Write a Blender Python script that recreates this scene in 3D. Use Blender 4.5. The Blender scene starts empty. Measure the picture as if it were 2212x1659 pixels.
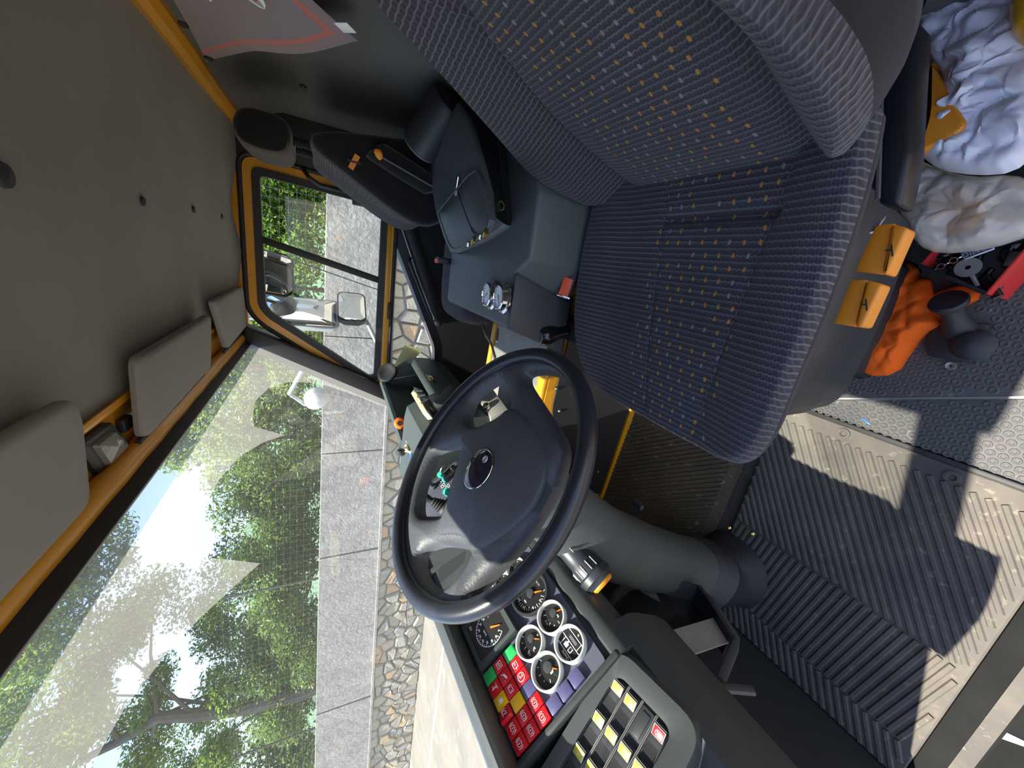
import bpy, bmesh, math, random
import numpy as np
from mathutils import Vector, Matrix
random.seed(7)
SC = bpy.context.scene
COL = SC.collection
PI = math.pi
R = math.radians

# ------------------------------------------------------------------ camera, sky, sun, exposure
CAM = Vector((0, 0, 1.2))
FPX = 795.0
_p, _a = R(26.77), R(18.77)
CF = Vector((math.cos(_p)*math.cos(_a), math.cos(_p)*math.sin(_a), -math.sin(_p)))
CR = Vector((math.sin(_a), -math.cos(_a), 0))
CU = CR.cross(CF)
cam_d = bpy.data.cameras.new('camera'); cam = bpy.data.objects.new('camera', cam_d); COL.objects.link(cam)
cam_d.sensor_width = 36; cam_d.lens = FPX*36/2212; cam_d.clip_start = 0.01; cam_d.clip_end = 500
_m = Matrix((-CU, CR, -CF)).transposed()          # the phone was held upright and the picture stored on its side
cam.matrix_world = Matrix.Translation(CAM) @ _m.to_4x4()
SC.camera = cam
SUN = Vector((.13, -.22, -1)).normalized()
w = bpy.data.worlds.new('world'); SC.world = w; w.use_nodes = True
nt = w.node_tree; nt.nodes.clear()
sky = nt.nodes.new('ShaderNodeTexSky'); sky.sky_type = 'NISHITA'; sky.sun_disc = False
sky.sun_elevation = math.asin(-SUN.z); sky.sun_rotation = math.atan2(-SUN.x, -SUN.y)
sky.air_density = 1.0; sky.dust_density = .25; sky.ozone_density = 2.5
bg = nt.nodes.new('ShaderNodeBackground'); bg.inputs[1].default_value = 0.10
ow = nt.nodes.new('ShaderNodeOutputWorld')
wt = nt.nodes.new('ShaderNodeMix'); wt.data_type = 'RGBA'; wt.blend_type = 'MULTIPLY'; wt.inputs[0].default_value = 1; wt.inputs[7].default_value = (1.13, .98, .93, 1)
nt.links.new(sky.outputs[0], wt.inputs[6]); nt.links.new(wt.outputs[2], bg.inputs[0]); nt.links.new(bg.outputs[0], ow.inputs[0])
sd = bpy.data.lights.new('sun', 'SUN'); so = bpy.data.objects.new('sun', sd); COL.objects.link(so)
sd.energy = 3.5; sd.angle = R(.6); sd.color = (1, .94, .84)
so.rotation_euler = SUN.to_track_quat('-Z', 'Y').to_euler(); so.location = (0, 0, 30)
vs = SC.view_settings; vs.view_transform = 'Standard'; vs.look = 'None'; vs.gamma = 1; vs.use_curve_mapping = False
vs.exposure = 2.08
SC.cycles.max_bounces = 10; SC.cycles.diffuse_bounces = 5; SC.cycles.transparent_max_bounces = 24
SC.cycles.use_denoising = True

# ------------------------------------------------------------------ measuring helpers: a pixel and a real plane give a point
def ray(x, y): return CF*FPX + CR*(829.5-y) - CU*(x-1106.0)
def PX(x, y, v): r = ray(x, y); return CAM + r*((v-CAM.x)/r.x)
def PY(x, y, v): r = ray(x, y); return CAM + r*((v-CAM.y)/r.y)
def PZ(x, y, v): r = ray(x, y); return CAM + r*((v-CAM.z)/r.z)
def PN(x, y, p0, n): r = ray(x, y); return CAM + r*((Vector(p0)-CAM).dot(n)/r.dot(n))

# ------------------------------------------------------------------ materials
MATS = {}
class NT:
    def __init__(s, name):
        s.m = bpy.data.materials.new(name); s.m.use_nodes = True; s.t = s.m.node_tree; s.t.nodes.clear()
        s.out = s.n('OutputMaterial'); MATS[name] = s.m
    def n(s, ty, **kw):
        q = s.t.nodes.new('ShaderNode'+ty)
        for k, v in kw.items(): setattr(q, k, v)
        return q
    def l(s, a, b): s.t.links.new(a, b)
    def math(s, op, a, b=None, c=None):
        q = s.n('Math', operation=op)
        for i, v in enumerate((a, b, c)):
            if v is None: continue
            if isinstance(v, (int, float)): q.inputs[i].default_value = v
            else: s.l(v, q.inputs[i])
        return q.outputs[0]
    def mix(s, f, a, b):
        q = s.n('Mix', data_type='RGBA')
        for i, v in ((0, f), (6, a), (7, b)):
            if isinstance(v, (int, float)): q.inputs[i].default_value = v
            elif isinstance(v, tuple): q.inputs[i].default_value = (*v[:3], 1)
            else: s.l(v, q.inputs[i])
        return q.outputs[2]
    def noise(s, scale, detail=3, rough=.5, co=None, out=0):
        q = s.n('TexNoise'); q.inputs['Scale'].default_value = scale; q.inputs['Detail'].default_value = detail
        q.inputs['Roughness'].default_value = rough
        s.l(co if co is not None else s.obj(), q.inputs[0]); return q.outputs[out]
    def obj(s):
        if not hasattr(s, '_o'): s._o = s.n('TexCoord').outputs['Object']
        return s._o
    def uv(s): return s.n('TexCoord').outputs['UV']
    def sep(s, v):
        q = s.n('SeparateXYZ'); s.l(v, q.inputs[0]); return q.outputs
    def comb(s, x, y, z=0):
        q = s.n('CombineXYZ')
        for i, v in enumerate((x, y, z)):
            if isinstance(v, (int, float)): q.inputs[i].default_value = v
            else: s.l(v, q.inputs[i])
        return q.outputs[0]
    def ramp(s, f, a, b):
        q = s.n('MapRange'); s.l(f, q.inputs[0]); q.inputs[1].default_value = a; q.inputs[2].default_value = b
        return q.outputs[0]
    def bump(s, h, st=.3, d=.002):
        q = s.n('Bump'); q.inputs['Strength'].default_value = st; q.inputs['Distance'].default_value = d
        s.l(h, q.inputs['Height']); return q.outputs[0]
    def bsdf(s, col, rough=.6, metal=0, spec=.5, normal=None, coat=0, sheen=0):
        q = s.n('BsdfPrincipled')
        if isinstance(col, tuple): q.inputs['Base Color'].default_value = (*col[:3], 1)
        else: s.l(col, q.inputs['Base Color'])
        if isinstance(rough, (int, float)): q.inputs['Roughness'].default_value = rough
        else: s.l(rough, q.inputs['Roughness'])
        q.inputs['Metallic'].default_value = metal; q.inputs['Specular IOR Level'].default_value = spec
        q.inputs['Coat Weight'].default_value = coat; q.inputs['Sheen Weight'].default_value = sheen
        if normal is not None: s.l(normal, q.inputs['Normal'])
        return q
    def done(s, sh): s.l(sh if not hasattr(sh, 'outputs') else sh.outputs[0], s.out.inputs[0]); return s.m

def plain(name, col, rough=.55, metal=0, spec=.5, var=.18, scale=18, bump=0, bscale=300, coat=0, sheen=0, bd=.001):
    t = NT(name)
    f = t.noise(scale, 4)
    c = t.mix(f, tuple(x*(1-var) for x in col), tuple(min(1, x*(1+var)) for x in col))
    nrm = t.bump(t.noise(bscale, 2), bump, bd) if bump else None
    return t.done(t.bsdf(c, rough, metal, spec, nrm, coat, sheen))

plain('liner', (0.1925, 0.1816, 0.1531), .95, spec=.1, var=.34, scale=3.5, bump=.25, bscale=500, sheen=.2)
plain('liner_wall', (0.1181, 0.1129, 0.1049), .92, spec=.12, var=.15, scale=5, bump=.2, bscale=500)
plain('yellow', (0.644, 0.2818, 0.0138), .38, var=.12, scale=9, bump=.08, bscale=60, coat=.2)
plain('yellow_bright', (.72, .36, .02), .4, var=.1, scale=9, coat=.15)
plain('rubber', (0.0192, 0.0192, 0.0204), .6, var=.3, scale=30, bump=.15, bscale=120)
plain('black_gloss', (.010, .010, .011), .16, var=.2)
plain('black_plastic', (0.0208, 0.0208, 0.0221), .5, var=.25, bump=.15, bscale=700)
plain('dash_plastic', (0.0426, 0.0479, 0.0466), .48, var=.25, scale=14, bump=.25, bscale=900, bd=.0006)
plain('column_plastic', (0.0657, 0.074, 0.072), .48, var=.25, scale=14, bump=.25, bscale=900, bd=.0006)
plain('dash_inner', (0.0198, 0.0209, 0.022), .6, var=.25, bump=.2, bscale=900, bd=.0006)
plain('dash_green', (0.05, 0.0625, 0.0575), .5, var=.2, scale=10, bump=.2, bscale=800, bd=.0006)
plain('panel_blue', (0.072, 0.0756, 0.102), .55, var=.35, scale=22, bump=.1, bscale=500)
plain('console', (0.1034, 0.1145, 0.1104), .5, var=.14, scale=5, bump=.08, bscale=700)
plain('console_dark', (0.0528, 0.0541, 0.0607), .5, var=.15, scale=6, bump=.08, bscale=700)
plain('visor', (0.2621, 0.2548, 0.2402), .9, spec=.15, var=.1, scale=4, bump=.12, bscale=700)
plain('chrome', (.75, .75, .74), .14, metal=1, var=.05)
plain('white_bezel', (.55, .55, .52), .35, var=.05)
plain('wheel_leather', (0.075, 0.0805, 0.0881), .5, var=.22, scale=14, bump=.5, bscale=260, bd=.0012)
plain('leather_rim', (.020, .022, .028), .30, var=.2, bump=.2, bscale=600, bd=.0006)
plain('emblem_blue', (.012, .014, .03), .08, var=.05, coat=.5)
plain('steel', (.42, .42, .42), .35, metal=1, var=.15)
plain('gauge_face', (.018, .018, .017), .35, var=.2)
plain('ink_white', (.85, .85, .83), .5, var=.03)
plain('ink_red', (.55, .03, .02), .5, var=.03)
plain('ink_grey', (.30, .33, .36), .5, var=.03)
plain('ink_dark', (.02, .02, .022), .5, var=.03)
plain('orange_needle', (.85, .22, .02), .4, var=.03)
plain('tile_red', (.62, .012, .018), .35, var=.12, scale=60)
plain('tile_green', (.03, .42, .10), .35, var=.1, scale=60)
plain('tile_yellow', (.85, .46, .01), .35, var=.1, scale=60)
plain('tile_navy', (.075, .072, .16), .4, var=.12, scale=60)
plain('switch_yellow', (.56, .50, .05), .4, var=.05)
plain('switch_grey', (.045, .048, .050), .45, var=.2)
plain('velour', (.026, .021, .021), .95, spec=.1, var=.35, scale=22, sheen=.12, bump=.2, bscale=600)
plain('velour_black', (.014, .013, .014), .95, spec=.08, var=.3, scale=22, sheen=.25)
plain('piping', (.09, .085, .09), .7, var=.2)
plain('skirt', (0.0223, 0.0249, 0.0309), .42, var=.15, scale=8)
plain('lever_orange', (.72, .25, .015), .45, var=.1, scale=14)
plain('cloth_orange', (.78, .12, .012), .85, spec=.1, var=.15, scale=10, bump=.35, bscale=260)
plain('leather', (0.0942, 0.1087, 0.1159), .42, var=.22, scale=12, bump=.3, bscale=420)
plain('leather_edge', (.014, .015, .018), .4, var=.2)
plain('brass', (.62, .42, .12), .25, metal=1, var=.1)
plain('buckle_red', (.75, .09, .03), .45, var=.08)
plain('box_red', (.58, .030, .028), .4, var=.15, scale=12)
plain('bag_white', (.66, .66, .72), .5, var=.1, scale=9, bump=.2, bscale=60)
plain('toy_orange', (.90, .16, .01), .35, var=.08)
plain('toy_tan', (.50, .26, .08), .5, var=.12)
plain('toy_cream', (.72, .60, .36), .5, var=.1)
plain('blue_plastic', (.03, .16, .55), .4, var=.05)
plain('green_plastic', (.04, .48, .34), .4, var=.05)
plain('paper_yellow', (.75, .72, .30), .7, var=.08)
plain('grey_metal', (.30, .29, .26), .42, metal=.3, var=.35, scale=10, bump=.15, bscale=40)
plain('mirror_shell', (.42, .45, .48), .4, var=.06)
plain('shell_white', (.78, .80, .80), .3, var=.03)
plain('soil', (.30, .25, .17), .9, var=.3, scale=30)
plain('bark', (.10, .09, .08), .9, var=.35, scale=14, bump=.6, bscale=40, bd=.02)
plain('wire_green', (.08, .12, .10), .5, var=.1)
plain('matte_black', (.016, .016, .015), .95, spec=.04, var=.4, scale=9)  # black sill and step, with the shade over them put into the colour
plain('mortar', (.17, .16, .14), .95, var=.2, scale=9, bump=.4, bscale=50, bd=.01)
plain('hill_green', (.10, .17, .10), .95, var=.4, scale=.4)
plain('yellow_line', (.62, .42, .10), .8, var=.2, scale=6)
plain('white_paint', (.8, .8, .78), .7, var=.06)

def m_mirror():
    t = NT('mirror_glass'); return t.done(t.bsdf((.86, .88, .88), .02, 1))
m_mirror()

def m_glass(name, tint, gloss=.06, dirt=0, dcol=(.72, .70, .62)):
    t = NT(name)
    tr = t.n('BsdfTransparent'); tr.inputs[0].default_value = (*tint, 1)
    gl = t.n('BsdfGlossy'); gl.inputs['Roughness'].default_value = .02
    lw = t.n('LayerWeight'); lw.inputs[0].default_value = .5
    f = t.math('ADD', t.math('MULTIPLY', t.math('POWER', lw.outputs['Facing'], 5), .96), .04)
    mx = t.n('MixShader'); t.l(f, mx.inputs[0]); t.l(tr.outputs[0], mx.inputs[1]); t.l(gl.outputs[0], mx.inputs[2])
    sh = mx.outputs[0]
    if dirt:
        df = t.n('BsdfDiffuse'); df.inputs[0].default_value = (*dcol, 1)
        tl = t.n('BsdfTranslucent'); tl.inputs[0].default_value = (*dcol, 1)
        m0 = t.n('MixShader'); m0.inputs[0].default_value = .55; t.l(df.outputs[0], m0.inputs[1]); t.l(tl.outputs[0], m0.inputs[2])
        m1 = t.n('MixShader')
        ff = t.math('MULTIPLY', t.math('ADD', t.math('MULTIPLY', t.noise(4, 5, .6), .5), .75), dirt)
        t.l(ff, m1.inputs[0]); t.l(sh, m1.inputs[1]); t.l(m0.outputs[0], m1.inputs[2]); sh = m1.outputs[0]
    return t.done(sh)
m_glass('glass', (.90, .97, .95))
m_glass('gauge_glass', (.97, .97, .97))
m_glass('windscreen_clean', (.92, .97, .96), dirt=.045)
m_glass('windscreen_dirty', (.92, .95, .93), dirt=.29)

def m_lens():
    t = NT('lamp_lens')
    nrm = t.bump(t.noise(50, 2), .3, .003)
    return t.done(t.bsdf((.20, .20, .185), .12, normal=nrm))
m_lens()

def m_plastic_film():
    t = NT('clear_film')
    tr = t.n('BsdfTransparent'); tr.inputs[0].default_value = (.93, .90, .85, 1)
    b = t.bsdf((.72, .67, .58), .22, normal=t.bump(t.noise(30, 3), .5, .004))
    mx = t.n('MixShader'); t.l(t.math('ADD', t.math('MULTIPLY', t.noise(14, 3), .4), .30), mx.inputs[0])
    t.l(tr.outputs[0], mx.inputs[1]); t.l(b.outputs[0], mx.inputs[2]); return t.done(mx.outputs[0])
m_plastic_film()

def m_fabric(name, cx, hw, dark=(.042, .039, .044), line=(.175, .168, .185), pitch=.0100, orange=True):
    # knitted rib cloth in metre UVs: pale ribs across the seat, a zig-zag knit between, orange and grey dashes in the middle
    t = NT(name)
    u, v, _ = t.sep(t.uv())
    wob = t.math('MULTIPLY', t.math('SINE', t.math('MULTIPLY', u, 2*PI/.009)), .0006)
    vv = t.math('DIVIDE', t.math('ADD', v, wob), pitch)
    fr = t.math('FRACT', vv)
    rib = t.math('SINE', t.math('MULTIPLY', fr, PI))
    ln = t.ramp(rib, .86, .99)
    knit = t.math('MULTIPLY', t.ramp(t.math('SINE', t.math('ADD', t.math('MULTIPLY', u, 2*PI/.0045), t.math('MULTIPLY', vv, PI))), .2, .9), .28)
    blot = t.ramp(t.noise(5, 3, .6, t.uv()), .25, .8)
    amt = t.math('MULTIPLY', t.math('MAXIMUM', ln, knit), t.math('ADD', t.math('MULTIPLY', blot, .50), .30))
    c = t.mix(amt, dark, line)
    if orange:
        cu = t.math('FLOOR', t.math('DIVIDE', u, .0125)); cv = t.math('FLOOR', vv)
        wn = t.n('TexWhiteNoise', noise_dimensions='2D'); t.l(t.comb(cu, t.math('FLOOR', t.math('DIVIDE', cv, 2))), wn.inputs['Vector'])
        r = wn.outputs[0]
        par = t.math('MODULO', t.math('ABSOLUTE', cv), 2)
        fu = t.math('FRACT', t.math('DIVIDE', u, .0125))
        box = t.math('MULTIPLY', t.math('LESS_THAN', t.math('ABSOLUTE', t.math('SUBTRACT', fu, .5)), .17), t.ramp(rib, .35, .55))
        zone = t.math('LESS_THAN', t.math('ABSOLUTE', t.math('SUBTRACT', u, cx)), hw)
        stag = t.math('LESS_THAN', t.math('MODULO', t.math('ABSOLUTE', t.math('ADD', cu, t.math('FLOOR', t.math('DIVIDE', cv, 4)))), 2), .5)
        k = t.math('MULTIPLY', t.math('MULTIPLY', t.math('MULTIPLY', box, zone), t.math('LESS_THAN', par, .5)), stag)
        c = t.mix(t.math('MULTIPLY', k, t.math('GREATER_THAN', r, .42)), c, (.40, .19, .03))
        c = t.mix(t.math('MULTIPLY', k, t.math('LESS_THAN', r, .30)), c, (.22, .21, .20))
    nrm = t.bump(t.math('ADD', rib, knit), .5, .002)
    return t.done(t.bsdf(c, .92, spec=.12, normal=nrm, sheen=.15))
m_fabric('fabric_cushion', .465, .105)
m_fabric('fabric_back', .50, .125)
m_fabric('fabric_passenger', 0, .06, dark=(.030, .029, .033), line=(.16, .155, .16), pitch=.008)
m_fabric('fabric_headrest', 0, .3, dark=(.05, .044, .038), line=(.20, .18, .155), pitch=.006, orange=False)

def m_mat(name, a, b, dust=(.30, .26, .19)):
    t = NT(name)
    f = t.ramp(t.noise(7, 5, .65), .35, .75)
    c = t.mix(t.math('MULTIPLY', f, .55), a, b)
    c = t.mix(t.math('MULTIPLY', t.ramp(t.noise(60, 3), .62, .75), .5), c, dust)
    return t.done(t.bsdf(c, .75, spec=.3, normal=t.bump(t.noise(260, 2), .25, .001)))
m_mat('mat_grey', (.085, .076, .066), (.19, .162, .122))
m_mat('mat_brown', (.060, .043, .025), (.13, .092, .050))
m_mat('mat_studs', (.08, .08, .08), (.19, .175, .145))

def m_leaf(name, a, b):
    t = NT(name)
    oi = t.n('NewGeometry')
    f = t.noise(3.5, 2)
    rp = oi.outputs['Random Per Island']
    c = t.mix(rp, a, b)
    d = t.n('BsdfPrincipled'); t.l(c, d.inputs['Base Color']); d.inputs['Roughness'].default_value = .45
    tl = t.n('BsdfTranslucent'); t.l(t.mix(rp, tuple(x*1.4 for x in a), tuple(min(1, x*1.5) for x in b)), tl.inputs[0])
    mx = t.n('MixShader'); mx.inputs[0].default_value = .4; t.l(d.outputs[0], mx.inputs[1]); t.l(tl.outputs[0], mx.inputs[2])
    return t.done(mx.outputs[0])
m_leaf('leaf_mid', (.045, .11, .018), (.22, .34, .05))
m_leaf('leaf_dark', (.025, .065, .014), (.17, .27, .045))
m_leaf('leaf_light', (.07, .15, .025), (.32, .42, .09))

def m_concrete(name, col, rough_bump=.6):
    t = NT(name)
    n1 = t.noise(1.3, 5, .65); n2 = t.noise(14, 5, .6)
    c = t.mix(t.ramp(n1, .3, .7), tuple(x*.82 for x in col), tuple(min(1, x*1.12) for x in col))
    c = t.mix(t.math('MULTIPLY', t.ramp(t.noise(2.2, 3), .60, .72), .35), c, (.30, .29, .28))
    c = t.mix(t.math('MULTIPLY', t.ramp(t.noise(3.1, 2), .66, .72), .4), c, (.55, .36, .24))
    return t.done(t.bsdf(c, .95, spec=.1, normal=t.bump(t.math('ADD', n2, t.math('MULTIPLY', t.ramp(t.noise(5, 6, .7), .5, .7), .8)), rough_bump, .05)))
m_concrete('concrete', (.35, .335, .315), .8)
m_concrete('pavement', (.20, .183, .16), .15)
def m_stone():
    t = NT('stone')
    oi = t.n('ObjectInfo'); g = t.n('NewGeometry')
    r = t.math('FRACT', t.math('ADD', oi.outputs['Random'], g.outputs['Random Per Island']))
    c = t.mix(r, (.30, .28, .25), (.42, .35, .23))
    c = t.mix(t.math('MULTIPLY', t.math('GREATER_THAN', r, .86), .6), c, (.50, .28, .12))
    c = t.mix(t.ramp(t.noise(16, 4), .4, .9), c, (.45, .43, .39))
    return t.done(t.bsdf(c, .9, spec=.15, normal=t.bump(t.noise(30, 4), .5, .02)))
m_stone()

def m_towel():
    t = NT('towel_cloth')
    u, v, _ = t.sep(t.uv())          # u, v hold the distance in metres to the two hemmed edges
    d = t.math('MINIMUM', u, v)
    red = t.math('MULTIPLY', t.math('GREATER_THAN', d, .028), t.math('LESS_THAN', d, .042))
    red2 = t.math('MULTIPLY', t.math('GREATER_THAN', d, .014), t.math('LESS_THAN', d, .020))
    c = t.mix(t.noise(20, 3), (.20, .165, .185), (.25, .21, .23))
    c = t.mix(t.math('MULTIPLY', red, .85), c, (.52, .13, .10))
    c = t.mix(t.math('MULTIPLY', red2, .5), c, (.45, .16, .14))
    return t.done(t.bsdf(c, .95, spec=.1, normal=t.bump(t.noise(420, 2), .3, .001), sheen=.3))
m_towel()
M = MATS
# ------------------------------------------------------------------ mesh helpers
class MB:
    def __init__(s): s.v = []; s.f = []; s.mi = []; s.uv = None; s.cur = 0
    def add(s, vs, fs, uv=None):
        k = len(s.v); s.v += [Vector(p) for p in vs]; s.f += [tuple(i+k for i in q) for q in fs]; s.mi += [s.cur]*len(fs)
        if uv is not None:
            if s.uv is None: s.uv = [(0, 0)]*k
            s.uv += list(uv)
        elif s.uv is not None: s.uv += [(0, 0)]*len(vs)
        return s
    def box(s, c, d, m=None):
        c = Vector(c); h = Vector(d)/2; vs = []
        for z in (-1, 1):
            for y in (-1, 1):
                for x in (-1, 1):
                    q = Vector((x*h.x, y*h.y, z*h.z)); vs.append(c+(m @ q if m is not None else q))
        return s.add(vs, [(0, 2, 3, 1), (4, 5, 7, 6), (0, 1, 5, 4), (2, 6, 7, 3), (0, 4, 6, 2), (1, 3, 7, 5)])
    def rbox(s, c, d, r=.005, seg=2, m=None):
        b = bmesh.new(); bmesh.ops.create_cube(b, size=1)
        for q in b.verts: q.co = Vector((q.co.x*d[0], q.co.y*d[1], q.co.z*d[2]))
        bmesh.ops.bevel(b, geom=list(b.edges), offset=min(r, min(d)*.49), segments=seg, profile=.5, affect='EDGES')
        c = Vector(c); b.verts.index_update()
        s.add([c+(m @ q.co if m is not None else q.co) for q in b.verts], [tuple(q.index for q in f.verts) for f in b.faces]); b.free(); return s
    def prism(s, poly, d, r=0, seg=2):          # closed polygon of 3D points pushed along vector d
        d = Vector(d); n = len(poly); P = [Vector(p) for p in poly]
        if r:
            b = bmesh.new(); a = [b.verts.new(p) for p in P]; c = [b.verts.new(p+d) for p in P]
            b.faces.new(a); b.faces.new(c[::-1])
            for i in range(n): b.faces.new((a[i], c[i], c[(i+1) % n], a[(i+1) % n]))
            bmesh.ops.recalc_face_normals(b, faces=b.faces)
            bmesh.ops.bevel(b, geom=list(b.edges), offset=r, segments=seg, profile=.5, affect='EDGES')
            b.verts.index_update(); s.add([q.co.copy() for q in b.verts], [tuple(q.index for q in f.verts) for f in b.faces]); b.free(); return s
        return s.add(P+[p+d for p in P], [tuple(range(n)), tuple(range(2*n-1, n-1, -1))]+[(i, i+n, (i+1) % n+n, (i+1) % n) for i in range(n)])
    def loft(s, rings, cap=True, closed=True, uvf=None):
        n = len(rings[0]); vs = [Vector(p) for r in rings for p in r]; fs = []
        for k in range(len(rings)-1):
            for i in range(n if closed else n-1):
                j = (i+1) % n; fs.append((k*n+i, k*n+j, (k+1)*n+j, (k+1)*n+i))
        if cap: fs.append(tuple(range(n-1, -1, -1))); fs.append(tuple((len(rings)-1)*n+i for i in range(n)))
        return s.add(vs, fs, [uvf(v) for v in vs] if uvf else None)
    def tube(s, path, r, n=10, cap=True, flat=1.0):
        P = [Vector(p) for p in path]; rr = r if isinstance(r, (list, tuple)) else [r]*len(P); rings = []; up = None
        for i, p in enumerate(P):
            t = (P[min(i+1, len(P)-1)]-P[max(i-1, 0)]).normalized()
            if up is None: up = Vector((0, 0, 1)) if abs(t.z) < .9 else Vector((1, 0, 0))
            a = t.cross(up).normalized(); b = a.cross(t).normalized(); up = b
            rings.append([p+a*math.cos(2*PI*k/n)*rr[i]+b*math.sin(2*PI*k/n)*rr[i]*flat for k in range(n)])
        return s.loft(rings, cap)
    def lathe(s, prof, o=(0, 0, 0), ax=(0, 0, 1), n=32, cap=True):
        ax = Vector(ax).normalized(); o = Vector(o); u = ax.orthogonal().normalized(); v = ax.cross(u)
        return s.loft([[o+ax*h+(u*math.cos(2*PI*k/n)+v*math.sin(2*PI*k/n))*max(r, 1e-5) for k in range(n)] for r, h in prof], cap)
    def torus(s, o, ax, Rr, r, n=48, m=12, a0=0, a1=2*PI):
        ax = Vector(ax).normalized(); o = Vector(o); u = ax.orthogonal().normalized(); v = ax.cross(u); full = abs(a1-a0-2*PI) < 1e-6
        rings = []
        for k in range(n if full else n+1):
            a = a0+(a1-a0)*k/n; d = u*math.cos(a)+v*math.sin(a)
            rings.append([o+d*(Rr+r*math.cos(2*PI*j/m))+ax*r*math.sin(2*PI*j/m) for j in range(m)])
        if full: rings.append(rings[0])
        return s.loft(rings, cap=not full)
    def grid(s, fn, nu, nv, uvf=None):
        vs = []; uv = []
        for j in range(nv+1):
            for i in range(nu+1):
                p = fn(i/nu, j/nv); vs.append(p); uv.append(uvf(i/nu, j/nv) if uvf else (i/nu, j/nv))
        return s.add(vs, [(j*(nu+1)+i, j*(nu+1)+i+1, (j+1)*(nu+1)+i+1, (j+1)*(nu+1)+i) for j in range(nv) for i in range(nu)], uv)
    def fill(s, loops, n, th):                   # flat plate with holes: loops of 3D points, thickness th along -n
        b = bmesh.new(); n = Vector(n); es = []
        for L in loops:
            q = [b.verts.new(p) for p in L]
            es += [b.edges.new((q[i], q[(i+1) % len(q)])) for i in range(len(q))]
        bmesh.ops.triangle_fill(b, use_beauty=True, edges=es, normal=n)
        g = bmesh.ops.extrude_face_region(b, geom=list(b.faces))
        bmesh.ops.translate(b, verts=[q for q in g['geom'] if isinstance(q, bmesh.types.BMVert)], vec=-n*th)
        bmesh.ops.recalc_face_normals(b, faces=b.faces); b.verts.index_update()
        s.add([q.co.copy() for q in b.verts], [tuple(q.index for q in f.verts) for f in b.faces]); b.free(); return s
    def xf(s, m): s.v = [m @ q for q in s.v]; return s
    def build(s, name, mats, parent=None, smooth=True, kind=None, angle=35, at=None):
        off = Vector(parent['_o']) if parent is not None and '_o' in parent else Vector((0, 0, 0))
        if parent is None and at is not None: off = Vector(at)
        me = bpy.data.meshes.new(name); me.from_pydata([q-off for q in s.v], [], s.f)
        if not isinstance(mats, (list, tuple)): mats = [mats]
        for m in mats: me.materials.append(M[m])
        if len(mats) > 1: me.polygons.foreach_set('material_index', s.mi)
        if s.uv is not None:
            ul = me.uv_layers.new(name='UVMap'); idx = np.empty(len(me.loops), 'i'); me.loops.foreach_get('vertex_index', idx)
            ul.data.foreach_set('uv', np.array(s.uv, 'f')[idx].ravel())
        b = bmesh.new(); b.from_mesh(me); bmesh.ops.recalc_face_normals(b, faces=b.faces); b.to_mesh(me); b.free()
        if smooth:
            me.polygons.foreach_set('use_smooth', [True]*len(me.polygons)); me.set_sharp_from_angle(angle=R(angle))
        o = bpy.data.objects.new(name, me); COL.objects.link(o)
        if parent is not None:
            o.parent = parent
            if '_o' in parent: o['_o'] = parent['_o']
        elif at is not None: o.location = off; o['_o'] = list(off)
        if kind: o['kind'] = kind
        return o

def tag(o, label=None, cat=None, group=None, kind=None):
    if label: o['label'] = label
    if cat: o['category'] = cat
    if group: o['group'] = group
    if kind: o['kind'] = kind
    return o
def thing(name, label, cat, loc=(0, 0, 0), group=None, rot=None):
    o = bpy.data.objects.new(name, None); COL.objects.link(o); o.empty_display_size = .05
    if rot is not None: o.matrix_world = Matrix.Translation(Vector(loc)) @ rot.to_4x4()      # children in local coordinates
    else: o.location = loc; o['_o'] = list(loc)                                              # children in world coordinates
    return tag(o, label, cat, group)
def struct(name, kind='structure', loc=None):
    o = bpy.data.objects.new(name, None); COL.objects.link(o); o['kind'] = kind
    if loc: o.location = loc
    o['_o'] = list(loc or (0, 0, 0)); return o
def frame(ex, ez):
    ez = Vector(ez).normalized(); ex = Vector(ex); ex = (ex-ez*ex.dot(ez)).normalized(); ey = ez.cross(ex)
    return Matrix((ex, ey, ez)).transposed()
def rounded(poly, r, seg=4):                     # round the corners of a closed polygon of 2D/3D points
    P = [Vector(p) for p in poly]; out = []; n = len(P)
    for i in range(n):
        a, b, c = P[i-1], P[i], P[(i+1) % n]; rr = min(r, (a-b).length*.45, (c-b).length*.45)
        p = b+(a-b).normalized()*rr; q = b+(c-b).normalized()*rr
        for k in range(seg+1):
            t = k/seg; out.append(p*(1-t)**2+b*2*t*(1-t)+q*t*t)
    return out
def lerp(a, b, t): return a+(b-a)*t
def sstep(a, b, x): t = max(0, min(1, (x-a)/(b-a))); return t*t*(3-2*t)
def text(s, size, m, mat, parent, name='lettering', depth=.0003, align='CENTER'):
    cu = bpy.data.curves.new('t', 'FONT'); cu.body = s; cu.size = size; cu.align_x = align; cu.align_y = 'CENTER'; cu.extrude = depth
    cu.resolution_u = 3
    t = bpy.data.objects.new('t', cu); COL.objects.link(t)
    me = bpy.data.meshes.new_from_object(t); bpy.data.objects.remove(t); bpy.data.curves.remove(cu)
    off = Vector(parent['_o']) if parent is not None and '_o' in parent else Vector((0, 0, 0))
    me.transform(Matrix.Translation(-off) @ m); me.materials.clear(); me.materials.append(M[mat])
    o = bpy.data.objects.new(name, me); COL.objects.link(o); o.parent = parent; return o
def place(o, e, rot): return Matrix.Translation(Vector(o)) @ rot.to_4x4()
def vnoise(x, y, z=0):
    from mathutils import noise as nz
    return nz.noise(Vector((x, y, z)))
def dup(root, loc, label=None):
    r = root.copy(); COL.objects.link(r); r.location = loc
    if label: r['label'] = label
    for ch in root.children:
        c = ch.copy(); COL.objects.link(c); c.parent = r
        for g in ch.children: d = g.copy(); COL.objects.link(d); d.parent = c
    return r

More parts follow.
